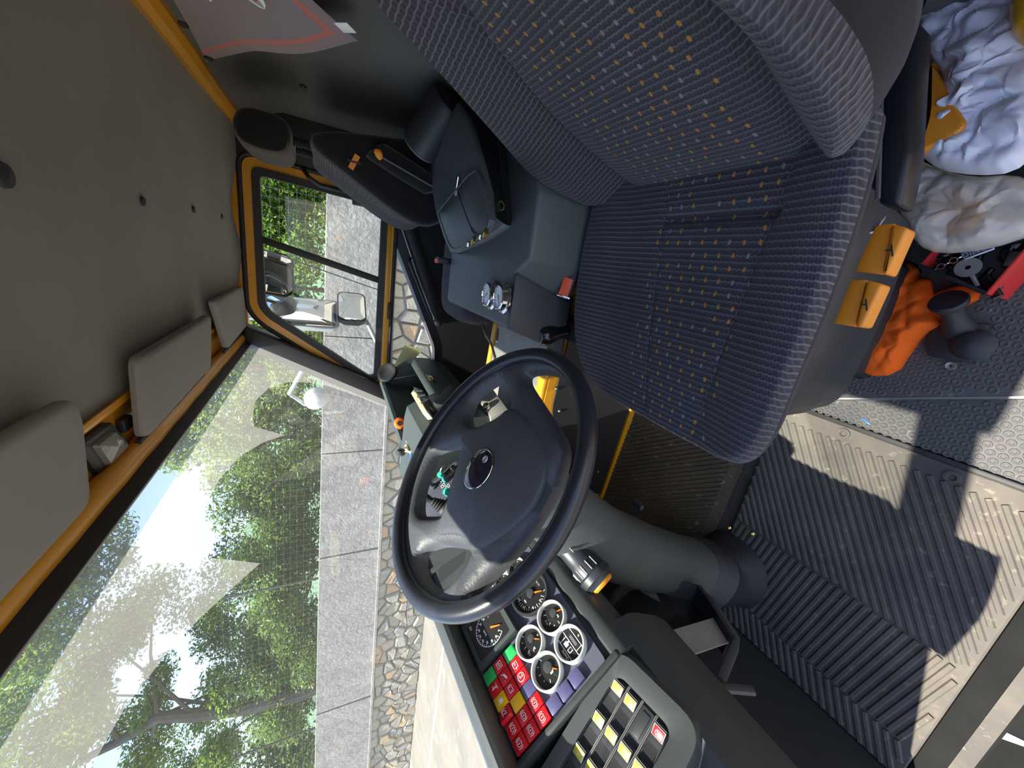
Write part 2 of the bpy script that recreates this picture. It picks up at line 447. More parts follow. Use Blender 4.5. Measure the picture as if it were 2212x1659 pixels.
# ------------------------------------------------------------------ outside: ground, rubble wall, fence, trees
XW, GZ = 7.2, 1.2-.318*7.2
g = MB().box((10, 20, GZ-.1), (120, 120, .2)).build('ground', 'pavement', None, False, 'structure')
MB().box((5.6, 16, GZ+.004), (.09, 26, .006)).build('trim_1', 'white_paint', None, False, 'structure')
def wtop(y): return 1.2+.02*(y+.7)
bw = thing('boundary_wall', 'grey rendered concrete wall on a rubble stone base along the street', 'wall', (XW, 8, GZ))
Zc = 1.2-.15*XW
ys = [-9, -6.2, -3.4, -.9, 1.55, 3.9, 6.4, 8.7, 11.2, 13.9, 16.7, 19.8, 23, 27, 31, 36]
for i in range(len(ys)-1):
    a, b = ys[i]+.012, ys[i+1]-.012; dx = random.uniform(-.02, .03)
    MB().prism([(XW+dx, a, Zc), (XW+dx, b, Zc), (XW+dx, b, wtop(b)), (XW+dx, a, wtop(a))], (.3, 0, 0), .012, 1).build('panel', 'concrete', bw)
MB().prism([(XW+.06, -9, Zc), (XW+.06, 36, Zc), (XW+.06, 36, wtop(36)-.02), (XW+.06, -9, wtop(-9)-.02)], (.2, 0, 0)).build('core', 'mortar', bw, False)
MB().box((XW+.06, 13.5, Zc), (.30, 45, .05)).build('ledge', 'concrete', bw, False)
MB().box((XW+.10, 13.5, (GZ+Zc)/2), (.2, 45, Zc-GZ)).build('mortar_bed', 'mortar', bw, False)
# rubble stones: relaxed cell shapes, the nearest ones each a part of their own
def stone_cells():
    rnd = random.Random(3); cells = []
    ny, nz = 150, 5; st = .30
    pts = [[(j+.5+rnd.uniform(-.60, .60)+(i % 2)*.5)*st for j in range(ny)] for i in range(nz)]
    P = [(-6+pts[i][j], (i+.5+rnd.uniform(-.48, .48))*(Zc-GZ)/nz) for i in range(nz) for j in range(ny)]
    P = np.array(P); lo, hi = .0, Zc-GZ-.02
    for k in range(len(P)):
        c = P[k]; d = P-c; dd = np.hypot(d[:, 0], d[:, 1]); nb = np.argsort(dd)[1:15]
        poly = [np.array(q) for q in ((c[0]-.5, lo), (c[0]+.5, lo), (c[0]+.5, hi), (c[0]-.5, hi))]
        for q in nb:
            n = P[q]-c; m = (P[q]+c)/2; n = n/np.linalg.norm(n); out = []
            for a in range(len(poly)):
                p0, p1 = poly[a], poly[(a+1) % len(poly)]; s0, s1 = (p0-m)@n+.008, (p1-m)@n+.008
                if s0 <= 0: out.append(p0)
                if s0*s1 < 0: out.append(p0+(p1-p0)*s0/(s0-s1))
            poly = out
            if len(poly) < 3: break
        if len(poly) >= 3: cells.append((c, poly, rnd.uniform(.02, .07)))
    return cells
cells = stone_cells()
cells.sort(key=lambda c: abs(c[0][0]-3.0))
rest = MB(); rr = random.Random(5)
for k, (c, poly, pr) in enumerate(cells):
    mb = MB() if k < 300 else rest
    o = [Vector((XW+.02, y, GZ+z)) for y, z in poly]; cc = Vector((XW+.02, c[0], GZ+c[1])); n = len(o)
    i1 = [Vector((XW-.3*pr, lerp(cc.y, q.y, .93), lerp(cc.z, q.z, .93))) for q in o]
    i2 = [Vector((XW-pr, lerp(cc.y, q.y, .80), lerp(cc.z, q.z, .80)))+Vector((rr.uniform(-.012, .012), 0, 0)) for q in o]
    mb.loft([o, i1, i2], False); mb.add(i2, [tuple(range(n))])
    if k < 300: mb.build('stone', 'stone', bw, False)
rest.build('far_stones', 'stone', bw, False, 'stuff')

fn = thing('mesh_fence', 'green welded wire fence rising above the concrete wall', 'fence', (XW+.38, 8, .85))
fm = MB(); XF = XW+.38
for k in range(240):
    y = -8+k*.14; fm.box((XF, y, wtop(y)+.75), (.004, .004, 2.1))
for k in range(17):
    q = -.2+k*.125
    fm.prism([(XF, -8, wtop(-8)+q), (XF, 26, wtop(26)+q), (XF, 26, wtop(26)+q+.004), (XF, -8, wtop(-8)+q+.004)], (.004, 0, 0))
fm.build('wire_mesh', 'wire_green', fn, False, 'stuff')
for y in (-5.2, -2.7, 2.3, 7.3, 12.3, 17.3):
    MB().box((XF+.03, y, wtop(y)+.75), (.035, .035, 2.0)).build('post', 'bark', fn, False)
MB().box((XW+2.35, 10, .55), (4, 60, .6)).build('terrace', 'soil', None, False, 'structure')

def leaves(mb_list, c, rad, n, size, rnd, hollow=.5):
    vs, fs = mb_list
    for _ in range(n):
        while True:
            d = Vector((rnd.gauss(0, 1), rnd.gauss(0, 1), rnd.gauss(0, 1)))
            if d.length > .01: break
        d.normalize(); q = lerp(hollow, 1, rnd.random()**.6)
        p = Vector(c)+Vector((d.x*rad[0], d.y*rad[1], d.z*rad[2]))*q
        a = Vector((rnd.gauss(0, 1), rnd.gauss(0, 1), rnd.gauss(0, .6))).normalized(); b = a.cross(Vector((rnd.gauss(0, .5), rnd.gauss(0, .5), 1))).normalized()
        s = size*rnd.uniform(.6, 1.35); k = len(vs); nn = a.cross(b)*s*.18
        vs += [p-a*s, p-a*s*.25+b*s*.48+nn, p+a*s, p-a*s*.25-b*s*.48+nn]; fs.append((k, k+1, k+2)); fs.append((k, k+2, k+3))
def tree(label, base, path, r0, blobs, leaf, n, size, seed, group='trees behind the boundary wall'):
    rnd = random.Random(seed); t = thing('street_tree', label, 'tree', base, group)
    m = MB(); P = [Vector(q) for q in path]
    m.tube(P, [lerp(r0, r0*.35, i/(len(P)-1)) for i in range(len(P))], 9)
    for c, rad in blobs:
        k = rnd.choice(P[1:]); c = Vector(c); m.tube([k, lerp(k, c, .5)+Vector((.2, 0, .15)), c], [r0*.22, r0*.14, r0*.05], 6)
    m.build('trunk', 'bark', t)
    L = ([], []); tot = sum(a[0]*a[1]*a[2] for _, a in blobs)**1
    for c, rad in blobs:
        k = max(60, int(n*(rad[0]*rad[1]*rad[2])/tot)); sub = 7
        for _ in range(sub):
            o = Vector((rnd.uniform(-.6, .6)*rad[0], rnd.uniform(-.6, .6)*rad[1], rnd.uniform(-.6, .6)*rad[2]))
            leaves(L, Vector(c)+o, tuple(q*.5 for q in rad), k//sub, size, rnd, .2)
    mb = MB(); mb.v = L[0]; mb.f = L[1]; mb.mi = [0]*len(L[1]); mb.build('foliage', leaf, t, False, 'stuff')
    return t
def wp(px, py, X): return PX(px, py, X)
# big leaning tree on the left of the windscreen
tr = [wp(640, 1500, 9.2), wp(520, 1530, 9.2), wp(420, 1545, 9.2), wp(340, 1550, 9.3), wp(260, 1600, 9.5), wp(180, 1640, 9.8)]
tr = [Vector((9.2, tr[0].y-.2, .6))]+tr
def B(px, py, X, a, b_, c): return (wp(px, py, X), (a, b_, c))
TREES = [
 ('grey trunked leaning tree standing behind the wall, thickest trunk of all', tr, .24,
  [B(140, 1500, 9.8, 1.5, 1.9, 1.2), B(60, 1330, 10, 1.6, 2.0, 1.2), B(40, 1640, 10, 1.6, 2.4, 1.6), B(250, 1400, 9.8, 1.2, 1.3, .9), B(430, 1640, 10.4, 1.2, 1.8, 1.2), B(560, 1480, 9.8, 1.2, 1.9, 1.1), B(330, 1300, 10.4, 1.2, 1.1, .8), B(330, 1660, 10.4, 1.2, 1.6, 1.0), B(200, 1240, 10.6, 1.2, 1.2, .8), B(330, 1500, 9.9, .9, 1.1, .7), B(440, 1520, 9.8, .9, 1.2, .7), B(300, 1580, 10.2, 1, 1.2, .8)], 'leaf_mid', 60000, .062, 1),
 ('bushy tree with dense low foliage pressed to the fence', None, .10,
  [B(600, 1220, 9.2, 1.0, 1.6, 1.1), B(560, 1100, 9.3, 1.0, 1.4, 1.0), B(500, 1250, 9.8, 1.0, 1.3, .8), B(640, 1370, 8.9, .9, 1.6, .8), B(600, 1000, 9, 1.0, 1.2, 1.0), B(460, 1340, 10.2, 1, 1.3, .7), B(560, 1420, 9.4, 1, 1.4, 1), B(620, 1560, 9.2, .9, 1.6, .9)], 'leaf_dark', 36000, .055, 2),
 ('tall pale leaved tree behind the bushy one, crown against the sky', None, .10,
  [B(420, 960, 10.5, 1.2, 1.2, .9), B(500, 880, 10.2, 1.2, 1.4, 1.0), B(430, 850, 10.6, 1.2, 1.2, .9), B(560, 900, 10, 1.2, 1.3, .9), B(600, 800, 10, 1.2, 1.4, .9), B(500, 1000, 10.4, 1.1, 1.1, .8), B(540, 770, 10.4, 1.2, 1.2, .9)], 'leaf_light', 24000, .062, 3),
 ('bright green shrubby tree filling the forward half of the door window', None, .07,
  [B(640, 620, 8.6, .7, .9, .7), B(600, 700, 8.8, .8, .9, .8), B(660, 740, 8.6, .7, .8, .6), B(590, 600, 9, .8, .9, .8), B(570, 760, 9.2, .8, 1, .8)], 'leaf_light', 22000, .045, 4),
 ('bright green shrubby tree filling the rear half of the door window', None, .07,
  [B(600, 500, 8.8, .8, .9, .9), B(640, 430, 8.6, .7, .9, .7), B(580, 410, 9, .9, 1, 1), B(660, 540, 8.4, .6, .8, .5), B(620, 340, 9, .9, 1, 1), B(540, 480, 9.4, 1, 1.2, 1)], 'leaf_mid', 26000, .045, 6),
 ('dark background tree far behind the others', None, .2,
  [((13, 12, 2.6), (2.4, 3.5, 1.5)), ((13, 7, 2.5), (2.2, 3.2, 1.5)), ((13, 2, 2.6), (2.0, 3.4, 1.7)), ((13, -3, 2.8), (2, 3.4, 1.7)), ((13, 17, 3.0), (2.2, 3.6, 1.8)), ((12.5, 22, 3.4), (2.2, 4, 2.2))], 'leaf_dark', 30000, .11, 7),
]
for lab, path, r0, blobs, leaf, n, size, seed in TREES:
    c = Vector(blobs[0][0])
    if path is None: path = [Vector((c.x+.2, c.y, .6)), Vector((c.x+.25, c.y+.05, lerp(.6, c.z, .5))), c]
    tree(lab, (path[0].x, path[0].y, .85), path, r0, blobs, leaf, n, size, seed)
hm = MB().grid(lambda u, v: Vector((lerp(40, 110, v), lerp(-40, 120, u), lerp(0, 24, math.sin(v*PI*.5))*(.75+.35*vnoise(u*6, v*3))+.5)), 60, 12)
hm.build('hill', 'hill_green', None, True, 'structure')

bd = thing('workshop_building', 'pale workshop with a red brown roof edge behind the truck, seen in the mirrors', 'building', (4.5, -16, GZ))
MB().box((4.6, -17, GZ+2.6), (5, 3, 5.2)).build('wall', 'visor', bd, False)
MB().box((4.6, -16.9, GZ+5.4), (5.6, 3.6, .5)).build('roof', 'stone', bd, False)
for k in range(3): MB().box((3.0+k*1.6, -15.48, GZ+3.2), (.9, .06, 1.3)).build('window', 'ink_grey', bd, False)
MB().box((4.6, -15.47, GZ+1.1), (1.6, .06, 2.2)).build('door', 'grey_metal', bd, False)
# ------------------------------------------------------------------ cab shell (structure)
XR, YB = 2.05, -.43
fl = struct('floor')
MB().box((1.03, .27, -.045), (2.10, 1.46, .06)).build('floor_plate', 'mat_grey', fl, False)
cl = struct('ceiling')
def ceil_pt(u, v):
    x, y = lerp(.0, XR+.02, u), lerp(YB-.01, .345, v)
    z = 1.562-.020*sstep(.75, 1, u)**1-.018*(1-sstep(0, .25, v))+.004*vnoise(x*5, y*5)
    if u > .93: z -= .012*math.sin(y*17)*sstep(.93, 1, u)
    return Vector((x, y, z))
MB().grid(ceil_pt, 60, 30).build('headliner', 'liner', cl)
for x, y, r in ((.742, -.023, .016), (1.155, -.030, .010), (1.525, -.04, .010), (1.84, -.04, .010)):
    MB().lathe([(0, 0), (r, 0), (r*.9, -.004), (0, -.006)], (x, y, 1.560 if x < 1.7 else 1.552), n=16, cap=False).build('dimple_plug', 'dash_inner', cl)
MB().box((1.04, -.03, 1.615), (2.12, 1.0, .06)).build('roof_skin', 'yellow', cl, False)
wb = struct('wall_back')
def wb_pt(u, v):
    x, z = lerp(0, XR+.02, u), lerp(-.02, 1.512, v)
    y = YB-.055*(1-sstep(1.36, 1.49, z))+.004*vnoise(x*3, z*3)
    return Vector((x, y, z))
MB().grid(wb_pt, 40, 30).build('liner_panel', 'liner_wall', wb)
for p in (PY(655, 196, YB-.04), PY(396, 65, YB+.012), PY(452, 136, YB+.012)):
    MB().lathe([(0, 0), (.011, .0), (.010, .004), (0, .005)], p+Vector((0, -.012, 0)), (0, 1, 0), 14, False).build('hole_plug', 'dash_inner', wb)
MB().tube([(x, YB+.004+.004*vnoise(x*4, 3), 1.529+.004*vnoise(x*5, 1)) for x in [i*.07 for i in range(30)]], .030, 10).build('trim_2', 'yellow', None, True, 'structure')

# header above the windscreen, roof edge rail, front pillars
hd = struct('trim_3')
MB().box((1.03, .405, 1.572), (2.06, .15, .012)).build('header_panel', 'yellow', hd, False)
MB().prism([(0, .335, 1.552), (0, .345, 1.570), (0, .365, 1.570), (0, .352, 1.552)], (2.05, 0, 0), .004).build('header_lip', 'yellow', hd)
MB().loft([[Vector((x, .462+math.cos(a)*.026, 1.548+math.sin(a)*.020+.0008*math.sin(x*37))) for a in [k*PI/8 for k in range(16)]] for x in [i*.0825 for i in range(26)]]).build('header_bar', 'yellow', hd)
MB().box((1.04, .485, 1.595), (2.12, .06, .08)).build('roof_edge', 'yellow', hd, False)
gk = struct('window_1')
TOP, BOT = Vector((0, .480, 1.512)), Vector((0, .800, .846))
WS = (TOP-BOT).normalized(); WNn = Vector((0, WS.z, -WS.y)); 
ft = MB().prism([(.06, .468, 1.536), (.06, .480, 1.505), (.06, .497, 1.512), (.06, .492, 1.545)], (2.0, 0, 0), .003); ft.build('gasket_top', 'rubber', gk)
for x0, x1, dy in ((1.985, 2.075, .055), (.005, .095, 0)):
    MB().prism([(x0, .455-dy, 1.53), (x0, .50, 1.54), (x0, .83, .86), (x0, .785-dy, .84)], (x1-x0, 0, 0), .008).build('front_pillar', 'black_plastic', gk)
MB().box((1.03, .805, .835), (2.0, .03, .05)).build('gasket_bottom', 'rubber', gk, False)
def wsp(x, y): return PN(x, y, TOP, WNn)
arc = [(150, 1720), (202, 1649), (269, 1530), (321, 1463), (373, 1395), (440, 1328), (518, 1256), (562, 1217), (497, 1209), (435, 1204), (422, 1183), (425, 1137), (445, 1090), (476, 1033), (518, 986), (570, 955), (616, 940),
       (549, 922), (546, 898), (551, 867), (580, 839), (621, 826), (668, 826), (709, 834), (775, 857)]
def loose(P, k=3):
    return P
clean = [wsp(*q) for q in arc]
def at_ws(x, t): return Vector((x, lerp(BOT.y, TOP.y, t), lerp(BOT.z, TOP.z, t)))
lo = .012
clean += [at_ws(clean[-1].x+.01, lo), at_ws(.12, lo)]
outer = [at_ws(.06, 0), at_ws(2.02, 0), at_ws(2.02, 1), at_ws(.06, 1)]
def sheet(loops, name, mat, par):
    b = bmesh.new(); es = []
    for L in loops:
        q = [b.verts.new(p) for p in L]; es += [b.edges.new((q[i], q[(i+1) % len(q)])) for i in range(len(q))]
    bmesh.ops.triangle_fill(b, use_beauty=True, edges=es, normal=WNn); b.verts.index_update()
    m = MB().add([q.co.copy() for q in b.verts], [tuple(q.index for q in f.verts) for f in b.faces]); b.free()
    return m.build(name, mat, par, False)
sheet([outer, clean], 'dusty_pane', 'windscreen_dirty', gk)
sheet([clean], 'wiped_pane', 'windscreen_clean', gk)

wf = struct('wall_front')
MB().prism([(0, .82, .86), (0, 1.00, .40), (0, 1.00, -.05), (0, 1.03, -.05), (0, 1.03, .42), (0, .85, .87)], (2.08, 0, 0)).build('firewall', 'dash_inner', wf, False)
wl = struct('wall_left')          # open driver's doorway: rail above, sill below, rear pillar
MB().rbox((.02, 0, 1.56), (.08, 1.0, .07), .012).build('door_rail', 'yellow', wl)
MB().rbox((.05, -.40, .75), (.10, .12, 1.62), .012).build('rear_pillar', 'yellow', wl)
MB().rbox((.024, .28, -.030), (.040, 1.42, .052), .003).build('sill', 'matte_black', wl)
MB().box((-.01, .3, -.35), (.03, 1.4, .60)).build('sill_skin', 'matte_black', wl, False)
st = thing('door_step', 'black step below the open doorway with a smear of pale green paint', 'step', (-.2, .7, -.115))
MB().rbox((-.20, .75, -.09), (.38, 1.6, .05), .012).build('tread', 'matte_black', st)
def smear(px): return [PZ(x, y, -.0645) for x, y in px]
MB().prism(smear([(2066, 1562), (2078, 1540), (2098, 1540), (2150, 1570), (2212, 1600), (2212, 1612), (2150, 1590), (2108, 1572), (2078, 1602)]), (0, 0, .0015)).build('paint_smear', 'mirror_shell', st, False)

# passenger door
dr = struct('door_1')
def D(y, z, x=XR): return Vector((x, y, z))
def offs(P, d):
    c = sum((Vector(p) for p in P), Vector((0, 0)))/len(P); out = []
    n = len(P)
    for i in range(n):
        a, b, e = Vector(P[i-1]), Vector(P[i]), Vector(P[(i+1) % n])
        n1 = Vector(((b-a).y, -(b-a).x)).normalized(); n2 = Vector(((e-b).y, -(e-b).x)).normalized()
        if n1.dot(b-c) < 0: n1 = -n1
        if n2.dot(b-c) < 0: n2 = -n2
        h = (n1+n2).normalized(); out.append(b+h*d/max(.4, h.dot(n1)))
    return out
glassP = [(-.232, 1.449), (.305, 1.450), (.342, 1.425), (.645, .992), (.640, .968), (-.205, .962)]
gin = rounded([Vector(p) for p in glassP], .02); gout = rounded(offs(glassP, .030), .035); yout = rounded(offs(glassP, .062), .05)
L = lambda P, x=XR: [D(q[0], q[1], x) for q in P]
MB().fill([L(yout, XR-.012), L(gout, XR-.012)], (-1, 0, 0), .03).build('door_frame', 'yellow', dr, True)
MB().fill([L(gout, XR-.020), L(gin, XR-.020)], (-1, 0, 0), .03).build('window_gasket', 'rubber', dr, True)
MB().tube(L(rounded(offs(glassP, .072), .055), XR-.008)+[L(rounded(offs(glassP, .072), .055), XR-.008)[0]], .011, 8, False).build('door_seal', 'rubber', dr)
b1, b2 = Vector((.022, 1.455)), Vector((.137, .96))
split = lambda P, f: P
MB().prism(L([(b1.x-.016, 1.455), (b1.x+.016, 1.455), (b2.x+.016, .958), (b2.x-.016, .958)], XR-.012), (.018, 0, 0), .003).build('window_divider', 'rubber', dr)
MB().add(L([(-.24, 1.455), (b1.x, 1.455), (b2.x, .958), (-.21, .955)], XR+.004), [(0, 1, 2, 3)]).build('pane', 'glass', dr, False)
MB().add(L([(b1.x-.0, 1.455), (.31, 1.455), (.345, 1.43), (.65, .99), (.65, .96), (b2.x, .958)], XR+.010), [(0, 1, 2, 3, 4, 5)]).build('pane', 'glass', dr, False)
MB().tube([D(b1.x+.042, 1.455, XR+.008), D(b2.x+.050, .958, XR+.008)], .003, 6).build('sliding_pane_edge', 'ink_grey', dr)
# lower half of the door with its low window
low = rounded([Vector(p) for p in [(-.052, .893), (.70, .884), (.62, .640), (.468, .650)]], .03)
body = [(-.44, -.02), (-.44, .908), (.745, .908), (.84, .70), (.95, .3), (.95, -.02)]
MB().fill([L(body, XR-.004), L(low, XR-.004)], (-1, 0, 0), .03).build('door_skin', 'black_plastic', dr, False)
MB().fill([L(offs([tuple(q) for q in low], .004), XR-.010), L(offs([tuple(q) for q in low], -.010), XR-.010)], (-1, 0, 0), .015).build('low_window_gasket', 'mirror_shell', dr, False)
MB().add(L(low, XR+.004), [tuple(range(len(low)))]).build('low_pane', 'glass', dr, False)
MB().prism(L([(-.26, .909), (.745, .909), (.735, .936), (-.26, .934)], XR-.014), (.02, 0, 0), .004).build('door_sill', 'yellow', dr)
MB().prism(L([(-.20, .905), (-.13, .862), (.31, .668), (.345, .655), (.335, .625), (.27, .628), (-.20, .83)], XR-.055), (.05, 0, 0), .008).build('arm_rail', 'black_plastic', dr)
MB().tube([PX(868, 492, XR-.06), PX(900, 590, XR-.06), PX(938, 690, XR-.06)], .005, 8).build('rail_edge', 'steel', dr)
MB().tube([PX(888, 556, XR-.05), PX(884, 566, XR-.085), PX(905, 620, XR-.085), PX(925, 672, XR-.085), PX(933, 686, XR-.05)], .010, 8, flat=.7).build('pull_handle', 'black_plastic', dr)
MB().rbox(PX(841, 672, XR-.02), (.02, .085, .018), .006).build('latch', 'rubber', dr)
MB().rbox(PX(776, 432, XR-.03), (.035, .05, .06), .006).build('lock_box', 'black_plastic', dr)
MB().tube([PX(652, 362, XR-.02), PX(668, 384, XR-.06), PX(690, 400, XR-.06), PX(730, 410, XR-.05), PX(770, 418, XR-.02)], .009, 8).build('grab_handle', 'black_plastic', dr)
wr = struct('wall_right')
MB().prism([(XR+.03, -.56, -.05), (XR+.03, -.56, 1.56), (XR+.03, -.24, 1.56), (XR+.03, -.24, .9), (XR+.03, -.44, .9), (XR+.03, -.44, -.05)], (.03, 0, 0)).build('rear_pillar', 'rubber', wr, False)
MB().rbox((XR+.01, -.40, 1.2), (.04, .22, .66), .01).build('pillar_trim', 'black_plastic', wr)
MB().prism([(XR-.006, -.3, 1.523), (XR-.006, .40, 1.523), (XR-.006, .47, 1.515), (XR-.006, .45, 1.56), (XR-.006, -.3, 1.56)], (.05, 0, 0), .006).build('roof_rail', 'yellow', wr)
nt_ = thing('paper_note', 'pale yellow paper note stuck on the low door window', 'paper', PX(885, 765, XR-.012))
nq = [PX(875, 743, XR-.012), PX(912, 757, XR-.012), PX(884, 790, XR-.012), PX(852, 790, XR-.012)]
MB().prism(nq, (.0012, 0, 0)).build('sheet', 'paper_yellow', nt_, False)
mb = MB()
for k in range(6):
    t = .12+k*.13; a, b = lerp(nq[0], nq[1], t), lerp(nq[3], nq[2], t); mb.prism([lerp(a, b, .1), lerp(a, b, .85), lerp(a, b, .85)+Vector((0, 0, .002)), lerp(a, b, .1)+Vector((0, 0, .002))], (-.0008, 0, 0))
mb.build('ruled_lines', 'ink_grey', nt_, False)

# outside mirrors on the passenger side
wm = thing('wing_mirror', 'grey mirror arm beyond the door window carrying three mirrors', 'mirror', (2.25, .34, 1.2))
def mirror(cpx, w_, h_, X, rnd, yaw, name='mirror_housing', shell='mirror_shell', pitch=0):
    c = PX(cpx[0], cpx[1], X); nrm = Vector((-math.cos(yaw), -math.sin(yaw), pitch)).normalized(); ez = Vector((0, 0, 1)); ex = ez.cross(nrm).normalized(); ey = nrm.cross(ex)
    P = rounded([c+ex*w_/2*a+ey*h_/2*b for a, b in ((-1, -1), (1, -1), (1, 1), (-1, 1))], rnd, 5)
    o = c-nrm*.035
    hb = MB().loft([[lerp(o, q-nrm*.03, .75)-nrm*.04 for q in P], [lerp(c, q, 1.04)-nrm*.03 for q in P], [lerp(c, q, 1.06) for q in P], [lerp(c, q, .985)+nrm*.002 for q in P]], True).build(name, shell, wm)
    MB().loft([[lerp(c, q, .98)+nrm*.001 for q in P], [lerp(c, q, .95)+nrm*.0045 for q in P], [lerp(c, q, .5)+nrm*(.0065 if pitch == 0 else .015) for q in P]], True).build('mirror_face', 'mirror_glass', hb)
    return c
c1 = mirror((653, 673), .185, .33, 2.22, .03, R(50))
c2 = mirror((760, 662), .20, .135, 2.20, .035, R(52), shell='black_plastic')
c3 = mirror((592, 590), .21, .16, 2.22, .05, R(25), shell='black_plastic', pitch=-.25)
MB().tube([c1+Vector((.06, .06, .25)), c1+Vector((.07, .07, 0)), c2+Vector((.05, .05, .02)), c2+Vector((.03, .08, -.08)), (2.13, .58, .90), (2.07, .60, .86)], .012, 8).build('mirror_arm', 'mirror_shell', wm)
MB().tube([c3+Vector((.04, .02, .02)), c1+Vector((.06, .06, .22))], .012, 8).build('mirror_arm', 'steel', wm)
q = PX(684, 860, 2.16)
fmm = thing('front_mirror', 'white domed front mirror on an arm beyond the windscreen corner', 'mirror', q)
MB().lathe([(0, .05), (.03, .047), (.055, .03), (.066, 0), (.066, -.012), (0, -.012)], q, (-.5, -.75, .35), 24, False).build('dome', 'shell_white', fmm)
MB().tube([q+Vector((.03, .05, .0)), q+Vector((.04, .05, .06)), q+Vector((.02, -.02, .13)), (2.12, .62, 1.30)], .012, 8).build('arm', 'mirror_shell', fmm)

# sun visors, cab lamp
def visor(label, P, group='sun visors'):
    z = 1.531; c = sum((Vector(p) for p in P), Vector((0, 0)))/len(P)
    t = thing('sun_visor', label, 'sun visor', (c.x, c.y, z), group)
    Q = rounded([Vector(p) for p in P], .022, 5); n = len(Q)
    def rg(s, dz): return [Vector((lerp(c.x, q.x, 1)+(-1 if q.x > c.x else 1)*s, lerp(c.y, q.y, 1-s*4), z+dz)) for q in Q]
    MB().loft([rg(.01, .012), rg(.002, .009), rg(0, .0), rg(.003, -.007), rg(.012, -.010), rg(.035, -.011)]).build('pad', 'visor', t)
    e = [Vector(P[-1]), Vector(P[-2])]
    MB().tube([(e[0].x+.015, .437, z+.010), (e[1].x-.02, .437, z+.010)], .006, 8).build('hinge_rod', 'black_plastic', t)
    return t
visor('large grey sun visor on the driver side', [(.19, .262), (.712, .262), (.722, .30), (.700, .430), (.19, .430)])
visor('grey sun visor between the cab lamp and the passenger visor', [(.922, .262), (1.452, .262), (1.40, .418), (.900, .424)])
visor('small grey sun visor beside the passenger door, in the corner', [(1.495, .227), (1.985, .227), (2.035, .405), (1.63, .418)])
lp = thing('cab_lamp', 'rectangular clear cab lamp in a black frame on the yellow header', 'lamp', (.83, .400, 1.566))
zz = 1.565
fo = rounded([Vector(PZ(x, y, zz)) for x, y in ((149, 962), (223, 910), (273, 962), (205, 1034))], .012, 4)
cc = sum(fo, Vector())/len(fo)
MB().loft([[q for q in fo], [q+Vector((0, 0, -.008)) for q in fo], [lerp(cc, q, .9)+Vector((0, 0, -.012)) for q in fo], [lerp(cc, q, .64)+Vector((0, 0, -.012)) for q in fo]]).build('lamp_frame', 'black_plastic', lp)
MB().loft([[lerp(cc, q, .66)+Vector((0, 0, -.010)) for q in fo], [lerp(cc, q, .58)+Vector((0, 0, -.019)) for q in fo], [lerp(cc, q, .02)+Vector((0, 0, -.025)) for q in fo]]).build('lens', 'lamp_lens', lp)
ck = MB().rbox(PZ(270, 915, 1.557), (.035, .028, .014), .004).build('visor_clip', 'black_plastic', None, at=PZ(270, 915, 1.557)); tag(ck, 'small black clip on the yellow header beside the cab lamp', 'clip')

# towel on the back wall
A_, B_, C_ = Vector((1.507, 0, 1.496)), Vector((1.065, 0, 1.139)), Vector((.62, 0, 1.50))
tw = thing('towel', 'dusky pink towel with red hem lines pinned to the back wall', 'towel', (1.1, YB+.01, 1.35))
def tw_bulge(a, b, c): return .018*math.sin(PI*min(1, a*1.6))*(.6+.4*math.sin(b*9+a*5))+.012
vs, uv, fs = [], [], []; N = 36; idx = {}
for i in range(N+1):
    for j in range(N+1-i):
        a, b = i/N, j/N; c = 1-a-b; p = A_*a+B_*b+C_*c
        sag = -.030*math.sin(PI*a)*(1 if b < .02 else 0)*0
        p = p+Vector((.030*4*a*b*(-.8), 0, .02*4*b*c-.035*4*a*c*(.5)))
        p.y = YB-.012+tw_bulge(a, b, c)
        idx[i, j] = len(vs); vs.append(p); uv.append((c*.52, a*.52))
for i in range(N):
    for j in range(N-i):
        fs.append((idx[i, j], idx[i+1, j], idx[i, j+1]))
        if i+j < N-1: fs.append((idx[i+1, j], idx[i+1, j+1], idx[i, j+1]))
m = MB(); m.add(vs, fs, uv); m.build('cloth', 'towel_cloth', tw)
tc = PY(746, 60, YB+.016)
MB().rbox(tc, (.030, .002, .030), .001, m=Matrix.Rotation(R(40), 3, 'Y')).build('wash_label', 'ink_white', tw)['label'] = 'white wash label'
pr = [PY(x, y, YB+.034) for x, y in ((528, -6), (560, 16), (572, 20), (574, 12), (566, -6))]
MB().prism(pr, (0, -.002, 0)).build('bird_print', 'ink_white', tw, False)
pr = [PY(x, y, YB+.0355) for x, y in ((536, -4), (556, 10), (570, 18), (562, 6), (548, -6))]
MB().prism(pr, (0, -.002, 0)).build('bird_print', 'ink_grey', tw, False)
pr = [PY(x, y, YB+.036) for x, y in ((542, -6), (552, 4), (556, 2), (552, -6))]
MB().prism(pr, (0, -.002, 0)).build('bird_print', 'ink_red', tw, False)
MB().prism([PY(x, y, YB+.034) for x, y in ((446, -4), (455, 4), (458, 2), (456, -4))], (0, -.002, 0)).build('bird_print', 'ink_white', tw, False)
